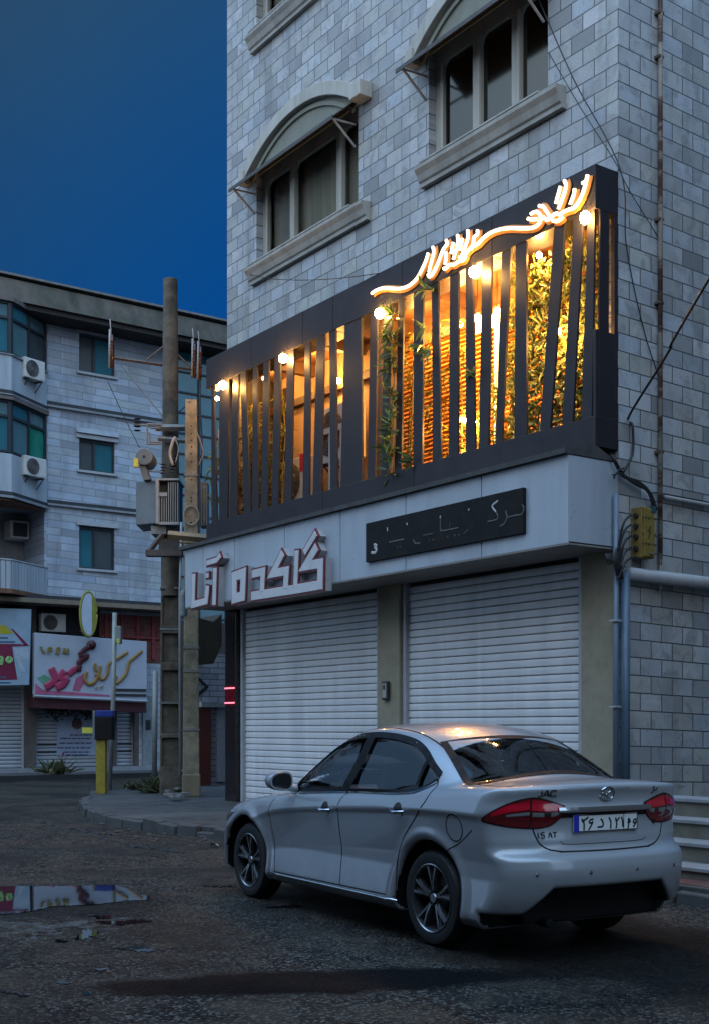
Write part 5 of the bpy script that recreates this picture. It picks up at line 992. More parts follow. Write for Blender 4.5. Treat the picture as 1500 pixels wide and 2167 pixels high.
q = MB(); q.prism([pf_(80, 700), pf_(170, 780), pf_(320, 790), pf_(960, 840), pf_(960, 862), pf_(80, 830)], (-.003, 0, 0)); q.prism([pf_(520, 790, .005), pf_(560, 640, .005), pf_(690, 570, .005), pf_(660, 700, .005), pf_(600, 800, .005)], (-.003, 0, 0)); q.build('pink_swash', M('swash_pink', (.40, .10, .19), .5, .3, 3), gs)
q = MB(); q.prism([pf_(100, 640, .006), pf_(190, 600, .006), pf_(270, 650, .006), pf_(200, 740, .006)], (-.003, 0, 0)); q.build('green_swash', M('swash_green', (.12, .30, .20), .5, .3, 3), gs)
q = MB()
for y0 in (755, 815): q.prism([pf_(1020, y0 + 8, .03), pf_(1390, y0 + 15, .03), pf_(1390, y0 + 42, .03), pf_(1020, y0 + 38, .03)], (-.05, 0, 0))
q.build('slat_plate', M('sign_dark_slat', (.03, .03, .03), .5, .5, 9), gs)
q = MB(); q.tube([pf_(60, 852, .06), pf_(1400, 915, .06)], .045, 6); q.build('lower_rail', M('rail_pale', (.26, .29, .33), .5, .2), gs)
q = MB(); q.hexa([(XS - .02, yl, zbl - .36), (XS - .02, yr, zbr - .34), (XS - .02, yr, zbr - .04), (XS - .02, yl, zbl - .04)], [(XS - .5, yl, zbl - .36), (XS - .5, yr, zbr - .34), (XS - .5, yr, zbr - .04), (XS - .5, yl, zbl - .04)]); q.build('valance', M('dark_red_awning', (.055, .008, .014), .7, .5, 3), gs)
# left shop sign
ls = thing('left_shop_sign', 'pale shop sign with crimson lower half and green lettering at the left edge', 'shop sign'); XL_ = XB + .70
l_ = lambda X, Y_, o=.0: at_x(X / 10.32, 1270 + Y_ / 10.32, XL_ + o)
q = MB(); q.prism([l_(-900, 150), l_(690, 200), l_(640, 1860), l_(-900, 1880)], (-.2, 0, 0)); q.build('board', M('left_board', (.26, .36, .45), .45, .2, 2), ls, bevel=.01)
q = MB(); q.prism([l_(-900, 960, .004), l_(430, 960, .004), l_(640, 1000, .004), l_(270, 1020, .004), l_(300, 1260, .004), l_(380, 1740, .004), l_(-900, 1780, .004)], (-.003, 0, 0)); q.prism([l_(230, 620, .004), l_(290, 640, .004), l_(640, 1000, .004), l_(540, 1000, .004)], (-.003, 0, 0)); q.build('crimson_field', M('left_crimson', (.17, .012, .045), .5, .3, 3), ls)
q = MB(); q.prism([l_(-900, 560, .005), l_(120, 550, .005), l_(300, 740, .005), l_(-900, 740, .005)], (-.003, 0, 0)); q.build('yellow_band', M('left_yellow', (.38, .34, .02), .5, .2), ls)
q = MB(); strokes(q, [([(20, 1240), (60, 1290), (20, 1350), (-30, 1300), (20, 1240)], .04), ([(60, 1330), (20, 1420)], .04), ([(200, 1250), (255, 1310), (200, 1360), (150, 1310), (200, 1250)], .045)], lambda a, b__: l_(a, b__, .02), NX, .02, 6); q.build('green_lettering', M('left_green', (.24, .45, .16), .5, .2), ls)
q = MB(); q.prism([l_(290, 1060, .006), l_(600, 1030, .006), l_(650, 1260, .006), l_(470, 1340, .006), l_(560, 1560, .006), l_(480, 1580, .006), l_(330, 1270, .006)], (-.003, 0, 0)); q.build('pale_figure', M('left_pale', (.36, .43, .50), .5, .25, 5), ls)
q = MB()
for y0, w_ in ((810, 170), (900, 330), (1670, 140), (1790, 230)): q.prism([l_(-60, y0, .006), l_(w_, y0, .006), l_(w_, y0 + 34, .006), l_(-60, y0 + 34, .006)], (-.003, 0, 0))
q.build('small_text', M('left_text', (.06, .11, .18), .5, .5, 20), ls)
# red brick shopfront above the sign, right side
q = MB(); q.box((XB + .03, 4.3, 3.3), (XB + .05, 6.25, 4.79)); br_ = q.build('brick_panel', stone_tiles('red_bricks', (.22, .055, .04), (.13, .03, .025), (.10, .07, .06), .22, .075, .5, .008, .3, .8), far, uvaxes=((0, 1, 0), (0, 0, 1)))
q = MB()
for y in (4.5, 5.0, 5.5, 6.0): q.box((XB + .052, y - .05, 3.4), (XB + .10, y + .05, 4.72))
q.box((XB + .051, 4.3, 4.0), (XB + .11, 6.2, 4.07)); q.build('red_frame', M('red_frame_paint', (.22, .03, .03), .6, .4, 5), far); q = MB(); q.box((XB + .05, 4.3, 4.68), (XB + .14, 6.3, 4.78)); q.build('cornice', bandp, far)
# meter column beside the poles
q = MB(); q.box((XB + .035, 5.66, .24), (XB + .10, 5.98, 2.3)); q.build('meter_panel', M('meter_panel', (.22, .25, .26), .6, .4, 8), far); q = MB(); q.box((XB + .101, 5.74, 1.3), (XB + .108, 5.9, 1.6)); q.build('meter_window', blk, far)
# glass curtain wall to the right
cw = thing('glass_curtain_building', 'teal glass curtain-wall block behind the utility poles', 'building')
q = MB(); q.box((XB - .6, 6.605, 4.6), (XB - .02, 16, 12.75)); q.build('glass', gt, cw); q = MB()
y = 6.62
while y < 12: q.box((XB - .02, y - .03, 4.6), (XB + .03, y + .03, 12.75)); y += .95
z = 4.7
while z < 12.7: q.box((XB - .02, 6.605, z - .025), (XB + .025, 12, z + .025)); z += .62
q.build('mullion', frd, cw)
q = MB(); q.box((XB - .6, 6.605, .12), (XB - .0, 8.75, 4.595)); q.build('base_wall', M('base_dark', (.035, .033, .03), .8), cw)
# low white brick wall, brown door and dark awning beyond the lane
lw_ = thing('white_brick_wall', 'white brick wall end with a dark arrow mark beside the granite pillar', 'wall'); XW = -15.2
lp2 = lambda px, py, o=0.: at_x(px, py, XW + o)
a, b_ = lp2(421, 1665), lp2(478, 1385); q = MB(); q.box((XW - .25, a[1], .0), (XW, b_[1] + .6, b_[2])); q.build('bricks', stone_tiles('white_bricks', (.36, .37, .41), (.28, .29, .33), (.06, .06, .065), .42, .13, .5, .010, .2, .6), lw_, uvaxes=((0, 1, 0), (0, 0, 1)))
q = MB(); fw = lambda u, v_, n=0.: (XW + n, u, v_); p1, p2_, p3 = lp2(421, 1437), lp2(438, 1454), lp2(421, 1470); band(q, [(p1[1], p1[2]), (p2_[1], p2_[2]), (p3[1], p3[2])], .035, fw, .001, .006); q.build('arrow_mark', blk, lw_)
q = MB(); q.box((XW + .001, lp2(457, 1500)[1], lp2(457, 1655)[2]), (XW + .06, lp2(474, 1500)[1], lp2(457, 1495)[2])); q.build('grille_strip', M('pale_grille', (.28, .30, .33), .5, .4, 25), lw_); q = MB(); q.box((XW, a[1], lp2(440, 1497)[2]), (XW + .14, b_[1] + .6, lp2(440, 1486)[2])); q.build('ledge', M('wall_ledge', (.24, .25, .26), .6), lw_)
q = MB(); a, b_ = lp2(421, 1668, .1), lp2(447, 1498, .1); q.box((XW + .02, a[1], 0), (XW + .10, b_[1], b_[2])); tag(q.build('brown_gate', M('oxide_red_steel', (.10, .018, .010), .6, .3, 3), bevel=.008), 'oxide red steel gate leaf right of the pale concrete pole', 'gate')
aw = thing('dark_awning', 'dark olive folded awning below the left end of the white fascia', 'awning'); q = MB(); XA = -13.6
P = [at_x(px, py, XA) for px, py in ((420, 1308), (452, 1316), (470, 1300), (470, 1365), (452, 1405), (420, 1405))]; q.prism(P, (-.9, 0, 0)); q.build('sheet', M('olive_tarp', (.030, .027, .017), .85, .4, 3), aw)
# ================================================================ the parked car (metres, x forward from the rear axle, y left, z up)
def smin(a, b, k):
    h = np.clip(.5 + .5 * (b - a) / k, 0, 1); return b * (1 - h) + a * h - k * h * (1 - h)
def smax(a, b, k): return -smin(-a, -b, k)
def spline(pts):
    pts = sorted(pts); X = np.array([p[0] for p in pts]); Yv = np.array([p[1] for p in pts])
    d = np.diff(Yv) / np.diff(X); mm = np.zeros(len(X)); mm[1:-1] = (d[:-1] * np.diff(X)[1:] + d[1:] * np.diff(X)[:-1]) / (X[2:] - X[:-2]); mm[0] = d[0]; mm[-1] = d[-1]
    xs = np.linspace(X[0], X[-1], 600); i = np.clip(np.searchsorted(X, xs) - 1, 0, len(X) - 2); hh = X[i + 1] - X[i]; t = (xs - X[i]) / hh
    ys = (2*t**3 - 3*t**2 + 1) * Yv[i] + (t**3 - 2*t**2 + t) * hh * mm[i] + (-2*t**3 + 3*t**2) * Yv[i + 1] + (t**3 - t**2) * hh * mm[i + 1]
    return lambda q: np.interp(q, xs, ys)
XF = 2.68                                                     # front axle
W_ = spline([(-1.0, .80), (-.7, .815), (-.3, .812), (.5, .805), (1.5, .80), (2.3, .80), (2.9, .785), (3.5, .74)])
DECK = spline([(-1.1, 1.06), (-.93, 1.075), (-.84, 1.09), (-.65, 1.10), (-.45, 1.10), (-.1, 1.07), (.5, 1.01), (1.3, .985), (1.9, .965), (2.2, .955), (2.5, .925), (2.8, .88), (3.1, .81), (3.3, .74), (3.45, .665), (3.6, .58)])
ROOF = spline([(-.9, .86), (-.7, .97), (-.55, 1.06), (-.42, 1.13), (-.25, 1.215), (-.05, 1.31), (.12, 1.38), (.3, 1.43), (.55, 1.46), (.85, 1.47), (1.15, 1.452), (1.4, 1.405), (1.65, 1.315), (1.9, 1.19), (2.15, 1.05), (2.35, .93), (2.6, .80)])
CREASE = spline([(-1.1, .885), (-.4, .90), (.4, .885), (1.1, .85), (1.8, .80), (2.2, .755), (2.6, .66), (3.6, .5)])
XREAR = spline([(.1, -.72), (.25, -.86), (.35, -.915), (.45, -.945), (.60, -.955), (.635, -.945), (.67, -.895), (.75, -.875), (.85, -.872), (.92, -.885), (.97, -.878), (1.03, -.89), (1.08, -.915), (1.12, -.92)])
XFRONT = spline([(.1, -.14), (.25, -.05), (.4, -.01), (.55, 0), (.66, -.03), (.74, -.10), (.9, -.3)])
def sd_green(x, y, z):
    ay = np.abs(y)
    xx = np.where(x > .9, x + .16 * (ay / .6) ** 2, x - .13 * (ay / .6) ** 2)
    xx = np.where((x > .5) & (x < 1.3), x + (xx - x) * np.abs(x - .9) / .4, xx)
    top = (z - (ROOF(xx) - .15 * y * y)) * .86
    side = (ay - (.738 - .37 * np.maximum(z - 1.0, 0) - .45 * np.maximum(1.0 - z, 0) - .06 * np.clip((.2 - x) / .8, 0, 2) ** 2 - .05 * np.clip((x - 1.5) / .6, 0, 2) ** 2)) * .94
    return np.maximum(smax(side, top, .075), np.maximum(.90 - z, np.maximum(-.74 - x, x - 2.4)))
def sd_full(x, y, z):
    ay = np.abs(y)
    d = z - CREASE(x)
    fade = np.clip((2.75 - x) / .5, 0, 1)
    up_ = -.27 * d - .25 * d * d
    dn = -.15 * np.minimum(-d, .30) - .012 * np.clip(-d / .04, 0, 1)
    pr = np.where(d > 0, up_, dn * fade + (1 - fade) * (-.03 * np.minimum(-d, .3)))
    pr = pr + .034 * np.clip((.50 - z) / .22, 0, 1) - .7 * np.clip(.25 - z, 0, 1)
    lip = 0
    for xc in (-.03, XF):
        r = np.sqrt((x - xc) ** 2 + (z - .305) ** 2); lip = lip + np.exp(-((r - .435) / .035) ** 2)
    pr = pr + np.where(z > .2, .016, 0) * lip
    side = (ay - (W_(x) + pr)) * .97
    crown = np.where(x > 1.8, .07, .035)
    top = z - (DECK(x) - crown * (ay / .7) ** 2)
    bot = .185 - z
    rear = (XREAR(z) + .15 * (ay / .8) ** 2.8 + .07 * (ay / .8) ** 8 - x) * .9
    front = (x - (3.47 + XFRONT(z) - .36 * (ay / .8) ** 2.4)) * .85
    f = smax(side, top, .055)
    f = smax(f, bot, .04)
    f = smax(f, rear, .045)
    f = smax(f, front, .10)
    return smin(f, sd_green(x, y, z), .05)
# side glass outline as functions of x
WTOP = spline([(-.06, 1.115), (.05, 1.175), (.2, 1.265), (.33, 1.318), (.5, 1.352), (.7, 1.372), (.95, 1.376), (1.15, 1.362), (1.43, 1.305), (1.75, 1.185), (2.05, 1.03)])
WBOT = spline([(-.06, 1.10), (.02, 1.055), (.12, 1.022), (.25, 1.008), (.9, .985), (1.5, .955), (2.05, .925)])
# rear glass: rows run along the height
def rear_glass_x(t): return .10 - .52 * t
def sd_body(x, y, z):
    f = sd_full(x, y, z); ay = np.abs(y)
    for xc in (-.03, XF):
        r = np.sqrt((x - xc) ** 2 + (z - .305) ** 2) - .392
        f = smax(f, -np.maximum(r, .50 - ay), .016)
    ramp_ = np.clip((ay - .44) / .16, 0, 1)
    f = smax(f, -np.maximum((z - (.455 - .16 * ramp_)) * .85, x + .60), .022)
    cav = np.maximum(np.maximum(sd_green(x, y, z) + .05, .72 - z), np.maximum(-.42 - x, x - 1.95))
    f = np.maximum(f, -cav)
    dlo = np.maximum(np.maximum(z - WTOP(x), WBOT(x) - z), np.maximum(-.055 - x, x - 2.04))
    f = np.maximum(f, -np.maximum(dlo, .42 - ay))
    hw = .50 + .14 * np.clip((.10 - x) / .5, 0, 1)
    rg = np.maximum(np.maximum(ay - hw, x - .06 - .02 * 0), np.maximum(-.40 - x, 1.0 - z))
    f = np.maximum(f, -np.maximum(rg, -(sd_green(x, y, z) + .06)))
    ws = np.maximum(np.maximum(ay - (.52 + .12 * np.clip((x - 1.45) / .6, 0, 1)), 1.50 - x), np.maximum(x - 2.08, 1.0 - z))
    f = np.maximum(f, -np.maximum(ws, -(sd_green(x, y, z) + .06)))
    return f
def grad(fn, p, e=.003):
    g = np.zeros_like(p)
    for k in range(3):
        d = np.zeros(3); d[k] = e
        g[:, k] = (fn(*(p + d).T) - fn(*(p - d).T)) / (2 * e)
    return g
def surface_net(fn, lo, hi, h):
    n = [int(math.ceil((b - a) / h)) + 1 for a, b in zip(lo, hi)]
    ax = [lo[k] + h * np.arange(n[k]) for k in range(3)]
    F = np.empty(n, np.float32)
    for i0 in range(0, n[0], 24):
        g = np.meshgrid(ax[0][i0:i0 + 24], ax[1], ax[2], indexing='ij'); F[i0:i0 + 24] = fn(*g)
    S = F < 0
    cs = [F[i:n[0] - 1 + i, j:n[1] - 1 + j, k:n[2] - 1 + k] for i in (0, 1) for j in (0, 1) for k in (0, 1)]
    ins = sum((c < 0).astype(np.int8) for c in cs); act = (ins > 0) & (ins < 8)
    idx = np.full(act.shape, -1, np.int64); cell = np.argwhere(act); idx[act] = np.arange(len(cell))
    acc = np.zeros((len(cell), 3)); cnt = np.zeros(len(cell)); cv = np.stack([c[act] for c in cs], 1).astype(float)
    corner = np.array([(i, j, k) for i in (0, 1) for j in (0, 1) for k in (0, 1)], float)
    for a in range(8):
        for b in range(a + 1, 8):
            if abs(corner[a] - corner[b]).sum() != 1: continue
            m = (cv[:, a] < 0) != (cv[:, b] < 0); t = np.where(m, cv[:, a] / (cv[:, a] - cv[:, b] + 1e-12), 0)
            acc += m[:, None] * (corner[a] + t[:, None] * (corner[b] - corner[a])); cnt += m
    V = np.array(lo) + h * (cell + acc / cnt[:, None])
    quads = []
    for axk in range(3):
        o1, o2 = [k for k in range(3) if k != axk]
        sl0 = [slice(None)] * 3; sl1 = [slice(None)] * 3
        sl0[axk] = slice(0, -1); sl1[axk] = slice(1, None)
        ch = S[tuple(sl0)] != S[tuple(sl1)]
        e = np.argwhere(ch); e = e[(e[:, o1] > 0) & (e[:, o2] > 0) & (e[:, o1] < n[o1] - 1) & (e[:, o2] < n[o2] - 1)]
        fl = S[tuple(sl0)][tuple(e.T)]
        q = []
        for da, db in ((0, 0), (-1, 0), (-1, -1), (0, -1)):
            c = e.copy(); c[:, o1] += da; c[:, o2] += db; q.append(idx[tuple(c.T)])
        q = np.stack(q, 1); flip = fl if axk != 1 else ~fl
        q[~flip] = q[~flip][:, ::-1]; quads.append(q)
    return V, np.concatenate(quads)
def newton(fn, V, it=3, h=.014):
    P = V.copy()
    for _ in range(it):
        g = grad(fn, P); f = fn(*P.T); s_ = f[:, None] * g / (np.sum(g * g, 1)[:, None] + 1e-9)
        L = np.linalg.norm(s_, axis=1); s_ *= np.minimum(1, h / (L + 1e-9))[:, None]; P -= s_
    far = np.linalg.norm(P - V, axis=1) > 1.5 * h; P[far] = V[far]
    return P
def solve_axis(axk, fixed, a, b, fn=sd_full):
    """first surface met going from a to b along axis axk; fixed = dict axis -> array"""
    n = len(next(iter(fixed.values())))
    ts = np.linspace(a, b, 120); best = np.full(n, np.nan)
    def ev(t):
        c = [None] * 3
        for k, v_ in fixed.items(): c[k] = v_
        c[axk] = t; return fn(*c)
    lo = np.full(n, a); hi = np.full(n, b); done = np.zeros(n, bool); prev = ev(np.full(n, a))
    for t0, t1 in zip(ts[:-1], ts[1:]):
        cur = ev(np.full(n, t1)); m = (~done) & (cur < 0); lo[m] = t0; hi[m] = t1; done |= m
    for _ in range(22):
        md = .5 * (lo + hi); f = ev(md); lo = np.where(f < 0, lo, md); hi = np.where(f < 0, md, hi)
    P = np.zeros((n, 3))
    for k, v_ in fixed.items(): P[:, k] = v_
    P[:, axk] = .5 * (lo + hi); return P
def on_side(xz, sgn=1, fn=sd_full): a = np.array(xz, float); return solve_axis(1, {0: a[:, 0], 2: a[:, 1]}, 1.0 * sgn, .2 * sgn, fn)
def on_rear(yz, fn=sd_full): a = np.array(yz, float); return solve_axis(0, {1: a[:, 0], 2: a[:, 1]}, -1.2, 0.6, fn)
def on_top(xy, fn=sd_full): a = np.array(xy, float); return solve_axis(2, {0: a[:, 0], 1: a[:, 1]}, 1.6, .5, fn)
def on_front(yz): a = np.array(yz, float); return solve_axis(0, {1: a[:, 0], 2: a[:, 1]}, 3.7, 2.2)
def lift(P, d, fn=sd_full):
    g = grad(fn, P); g /= np.linalg.norm(g, axis=1)[:, None] + 1e-9; return P + g * d
def grid_patch(mb, P, nu, nv, d, back=None):
    """nu x nv surface points lifted by d; back gives a skirt down to that depth"""
    Q = lift(P, d); fs = [(i * nv + j, i * nv + j + 1, (i + 1) * nv + j + 1, (i + 1) * nv + j) for i in range(nu - 1) for j in range(nv - 1)]
    vs = list(Q)
    if back is not None:
        ring = [i * nv for i in range(nu)] + [(nu - 1) * nv + j for j in range(1, nv)] + [i * nv + nv - 1 for i in range(nu - 2, -1, -1)] + [j for j in range(nv - 2, 0, -1)]
        Bk = lift(P, back); o = len(vs); vs += [Bk[r] for r in ring]; K = len(ring)
        fs += [(ring[k], o + k, o + (k + 1) % K, ring[(k + 1) % K]) for k in range(K)]
    mb.add(vs, fs)
def drape_band(mb, pts2, wid, mapper, d, n=5, closed=False, raw=False):
    """narrow strip following a 2-D line on the body"""
    L = pts2 if raw else [tuple(p) for p in catmull(pts2, n, closed)]
    A_, B_ = ribbon(L, wid / 2, closed); P = lift(mapper(A_ + B_), d); K = len(A_)
    fs = [(i, (i + 1) % K, K + (i + 1) % K, K + i) for i in range(K if closed else K - 1)]
    mb.add(list(P), fs)
def car_materials():
    m, t, b = newmat('white_car_paint')
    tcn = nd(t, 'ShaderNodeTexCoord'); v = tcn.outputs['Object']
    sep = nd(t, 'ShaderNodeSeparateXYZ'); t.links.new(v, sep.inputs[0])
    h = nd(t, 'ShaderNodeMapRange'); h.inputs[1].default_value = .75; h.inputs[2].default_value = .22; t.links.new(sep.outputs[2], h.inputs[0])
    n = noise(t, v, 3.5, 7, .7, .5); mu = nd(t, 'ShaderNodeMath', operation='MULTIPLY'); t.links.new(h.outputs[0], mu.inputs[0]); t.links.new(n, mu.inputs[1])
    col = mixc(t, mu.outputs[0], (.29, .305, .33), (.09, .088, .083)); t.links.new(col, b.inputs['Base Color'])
    b.inputs['Roughness'].default_value = .30; b.inputs['Metallic'].default_value = .12; b.inputs['Coat Weight'].default_value = .8; b.inputs['Coat Roughness'].default_value = .06
    M('car_black_plastic', (.008, .008, .009), .65, .2, spec=.2); M('car_wheel_well', (.006, .006, .006), .95, .2, spec=.1)
    M('car_rubber', (.012, .012, .013), .6, .25, 20, bmp=.1); M('car_gap', (.008, .008, .009), .8, .1, spec=.2)
    M('car_chrome', (.6, .62, .65), .12, .1, metal=1); M('car_rim_silver', (.42, .43, .45), .25, .2, metal=1); M('car_rim_dark', (.02, .02, .022), .45, .2)
    M('car_seat_cloth', (.03, .03, .033), .85, .2, 30); M('car_cabin', (.045, .045, .048), .8, .2)
    M('plate_white', (.62, .63, .62), .4, .1); M('plate_blue', (.01, .02, .35), .4, .1); M('plate_black', (.012, .012, .013), .5, .1)
    M('lamp_red', (.42, .004, .018), .12, .2, 14, coat=1); M('lamp_red_dark', (.11, .004, .006), .15, .2, 14, coat=1); M('lamp_clear', (.17, .175, .18), .15, .3, 25, coat=1); M('lamp_smoke', (.02, .02, .022), .12, .2, coat=1)
    M('lamp_amber', (.85, .42, .02), .2, .15, coat=1)
    for nm, tint, rough in (('car_side_glass', (.78, .82, .84), .02), ('car_rear_glass', (.30, .32, .32), .02)):
        m, t, b = newmat(nm); t.nodes.remove(b); o = t.nodes['Material Output']
        tr = nd(t, 'ShaderNodeBsdfTransparent'); tr.inputs[0].default_value = (*tint, 1)
        gl = nd(t, 'ShaderNodeBsdfGlossy'); gl.inputs['Roughness'].default_value = rough; gl.inputs[0].default_value = (.9, .95, 1, 1)
        fr = nd(t, 'ShaderNodeFresnel'); fr.inputs[0].default_value = 1.5
        mx = nd(t, 'ShaderNodeMixShader'); t.links.new(fr.outputs[0], mx.inputs[0]); t.links.new(tr.outputs[0], mx.inputs[1]); t.links.new(gl.outputs[0], mx.inputs[2]); t.links.new(mx.outputs[0], o.inputs[0])
def make_wheel(root, x, side, steer=0):
    wh = D.objects.new('wheel', None); COL.objects.link(wh); wh.parent = root; wh.location = (x, side * .655, .316); wh.rotation_euler = (0, 0, steer + (0 if side > 0 else math.pi))
    b = MB(); b.lathe([(.212, .06), (.225, .082), (.262, .090), (.295, .083), (.312, .060), (.316, .03), (.316, -.06), (.30, -.10), (.25, -.115), (.2, -.10)], (0, 0, 0), 1, 48, False)
    for k in range(60):                                        # tread blocks
        a = 2 * math.pi * k / 60; c, s_ = math.cos(a), math.sin(a)
        for y0 in (-.075, -.01, .04):
            b.tube([(.313 * c, y0, .313 * s_), (.3185 * c, y0, .3185 * s_)], .012, 4)
    b.build('tyre', MATS['car_rubber'], wh, auto=40)
    r = MB(); r.m = 0
    r.lathe([(.217, .080), (.226, .087), (.221, .089), (.214, .083)], (0, 0, 0), 1, 48, False); r.m = 1
    r.lathe([(.213, .082), (.205, .078), (.198, .03), (.195, -.08), (.19, -.09)], (0, 0, 0), 1, 48, False)
    r.m = 1
    r.lathe([(.19, -.02), (.05, -.015), (.05, -.03), (.19, -.035)], (0, 0, 0), 1, 32)
    for k in range(5):
        for sg in (-1, 1):
            a = 2 * math.pi * k / 5 + .32; ra = a + sg * .06; rb = a + sg * .20
            def pt_(rr, an, y): return (rr * math.cos(an), y, rr * math.sin(an))
            for mi_, wd, yo in ((1, .020, 0), (0, .0072, .012)):
                r.m = mi_
                q = [pt_(.05, ra, .056 + yo), pt_(.12, ra * .55 + rb * .45, .066 + yo), pt_(.206, rb, .070 + yo)]
                q0 = [np.array(p) for p in q]; vs = []; nrm = []
                for i in range(3):
                    d_ = q0[min(i + 1, 2)] - q0[max(i - 1, 0)]; s_ = np.cross(d_, (0, 1, 0)); s_ /= np.linalg.norm(s_); ww = wd * (1, .95, 1.25)[i]
                    vs += [q0[i] - s_ * ww, q0[i] + s_ * ww, q0[i] + s_ * ww - np.array((0, .03, 0)), q0[i] - s_ * ww - np.array((0, .03, 0))]
                fs = []
                for i in range(2):
                    for j in range(4): fs.append((4 * i + j, 4 * i + (j + 1) % 4, 4 * i + 4 + (j + 1) % 4, 4 * i + 4 + j))
                fs += [(0, 1, 2, 3), (8, 11, 10, 9)]
                r.add(vs, fs)
    r.m = 0; r.lathe([(.001, .07), (.030, .07), (.034, .064), (.034, .03)], (0, 0, 0), 1, 20)
    r.m = 1
    for k in range(5):
        a = 2 * math.pi * k / 5; r.lathe([(.001, .062), (.008, .06), (.008, .03)], (.047 * math.cos(a), 0, .047 * math.sin(a)), 1, 8)
    r.build('rim', [MATS['car_rim_silver'], MATS['car_rim_dark']], wh, auto=35)
    br = MB(); br.lathe([(.13, -.005), (.13, .005), (.02, .006)], (0, -.045, 0), 1, 32); br.build('brake_disc', MATS['car_rim_dark'], wh, auto=35)
def make_car():
    car_materials()
    root = thing('parked_car', 'white four-door saloon parked along the pavement in front of the roller shutters', 'car')
    h = .0155
    V, Q = surface_net(sd_body, (-1.02, -.87, .13), (3.56, .87, 1.51), h)
    P = newton(sd_body, V, 3, h)
    me = D.meshes.new('body'); me.from_pydata(P.tolist(), [], Q.tolist())
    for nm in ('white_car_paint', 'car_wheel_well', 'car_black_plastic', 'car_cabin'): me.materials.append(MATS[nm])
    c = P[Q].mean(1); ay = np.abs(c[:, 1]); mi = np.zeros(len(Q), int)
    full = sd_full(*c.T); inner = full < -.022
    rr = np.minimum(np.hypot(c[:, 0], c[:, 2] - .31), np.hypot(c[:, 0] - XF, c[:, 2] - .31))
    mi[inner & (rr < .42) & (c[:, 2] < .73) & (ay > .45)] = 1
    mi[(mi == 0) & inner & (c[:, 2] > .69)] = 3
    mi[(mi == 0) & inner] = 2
    e1 = P[Q[:, 2]] - P[Q[:, 0]]; e2 = P[Q[:, 3]] - P[Q[:, 1]]; fn_ = np.cross(e1, e2); fn_ /= np.linalg.norm(fn_, axis=1)[:, None] + 1e-9; mi[(c[:, 2] < .215) & (np.abs(fn_[:, 2]) > .9)] = 2
    me.polygons.foreach_set('material_index', mi)
    bmm = bmesh.new(); bmm.from_mesh(me); bmesh.ops.recalc_face_normals(bmm, faces=bmm.faces); bmm.to_mesh(me); bmm.free()
    me.shade_smooth(); me.set_sharp_from_angle(angle=math.radians(42))
    ob = D.objects.new('body', me); COL.objects.link(ob); ob.parent = root
    # ---- side glazing
    for sg in (1, -1):
        side = lambda q, s_=sg: on_side(q, s_)
        for nm, xa, xb in (('side_window', 1.06, 2.02), ('side_window', .16, .93), ('quarter_glass', -.04, .13)):
            mb = MB(); nu, nv = 28, 12; pts = []
            for i in range(nu):
                for j in range(nv):
                    t = j / (nv - 1); z0 = WBOT(np.array([xa])) if 0 else None
                    zl = None; x = xa + (xb - xa) * i / (nu - 1)
                    lean = (-.19 if xa > 1 else 0)              # front pane's rear edge follows the B-pillar
                    xx = x + (0 if xb > 2 and i == nu - 1 else 0)
                    b0 = float(WBOT(x)); t0 = float(WTOP(x)); pts.append((xx, b0 + (t0 - b0) * t))
            grid_patch(mb, side(pts), nu, nv, -.012); mb.build(nm, MATS['car_side_glass'], root, smooth=True)
        fr = MB(); xs = np.linspace(-.05, 2.03, 40)
        top = [(x, float(WTOP(x))) for x in xs]; bot = [(x, float(WBOT(x))) for x in xs]
        drape_band(fr, top, .040, side, .002, raw=True); drape_band(fr, [(a, b - .004) for a, b in bot], .026, side, .003, raw=True)
        pil = [(1.07, .97), (1.03, 1.06), (.975, 1.2), (.925, 1.375)]
        drape_band(fr, pil, .105, side, .0035); drape_band(fr, [(.165, 1.01), (.15, 1.10), (.125, 1.235)], .035, side, .004)
        drape_band(fr, [(1.86, .93), (1.90, 1.02), (1.93, 1.10)], .03, side, .004)
        tri = MB(); pts = []
        for i in range(8):
            x = 1.90 + .14 * i / 7
            for j in range(6): pts.append((x, float(WBOT(x)) + (float(WTOP(x)) - float(WBOT(x))) * j / 5))
        grid_patch(fr, side(pts), 8, 6, .001)
        fr.build('window_frame', MATS['car_black_plastic'], root, smooth=True)
        ch = MB(); drape_band(ch, [(a, b - .020) for a, b in bot], .010, side, .006, raw=True); ch.build('window_trim', MATS['car_chrome'], root, smooth=True)
        # ---- shut lines
        gp = MB()
        drape_band(gp, [(1.02, .962), (1.06, .91), (1.10, .82), (1.115, .66), (1.11, .45), (1.09, .28)], .008, side, .0012)
        drape_band(gp, [(-.055, 1.09), (-.075, 1.02), (-.03, .93), (.1, .82), (.24, .70), (.315, .58), (.345, .46), (.33, .28)], .009, side, .0012)
        drape_band(gp, [(2.12, .90), (2.185, .80), (2.20, .68), (2.17, .45), (2.13, .28)], .008, side, .0012)
        drape_band(gp, [(.33, .288), (1.2, .282), (2.14, .275)], .008, side, .0012)
        drape_band(gp, [(-.215, .62), (-.30, .665), (-.42, .72), (-.55, .80)], .007, side, .0012)
        gp.build('door_seam', MATS['car_gap'], root)
        if sg > 0:
            fl = MB(); drape_band(fl, [(-.355 + .088 * math.cos(a), .80 + .085 * math.sin(a)) for a in np.linspace(0, 2 * math.pi, 20)[:-1]], .008, side, .0012, closed=True)
            fl.build('fuel_flap', MATS['car_gap'], root)
        st = MB(); xs2 = np.linspace(.30, 2.20, 16); P2 = lift(side([(x, .262) for x in xs2]), .006); st.tube(list(P2), .011, 8); st.build('sill_trim', MATS['car_chrome'], root, smooth=True)
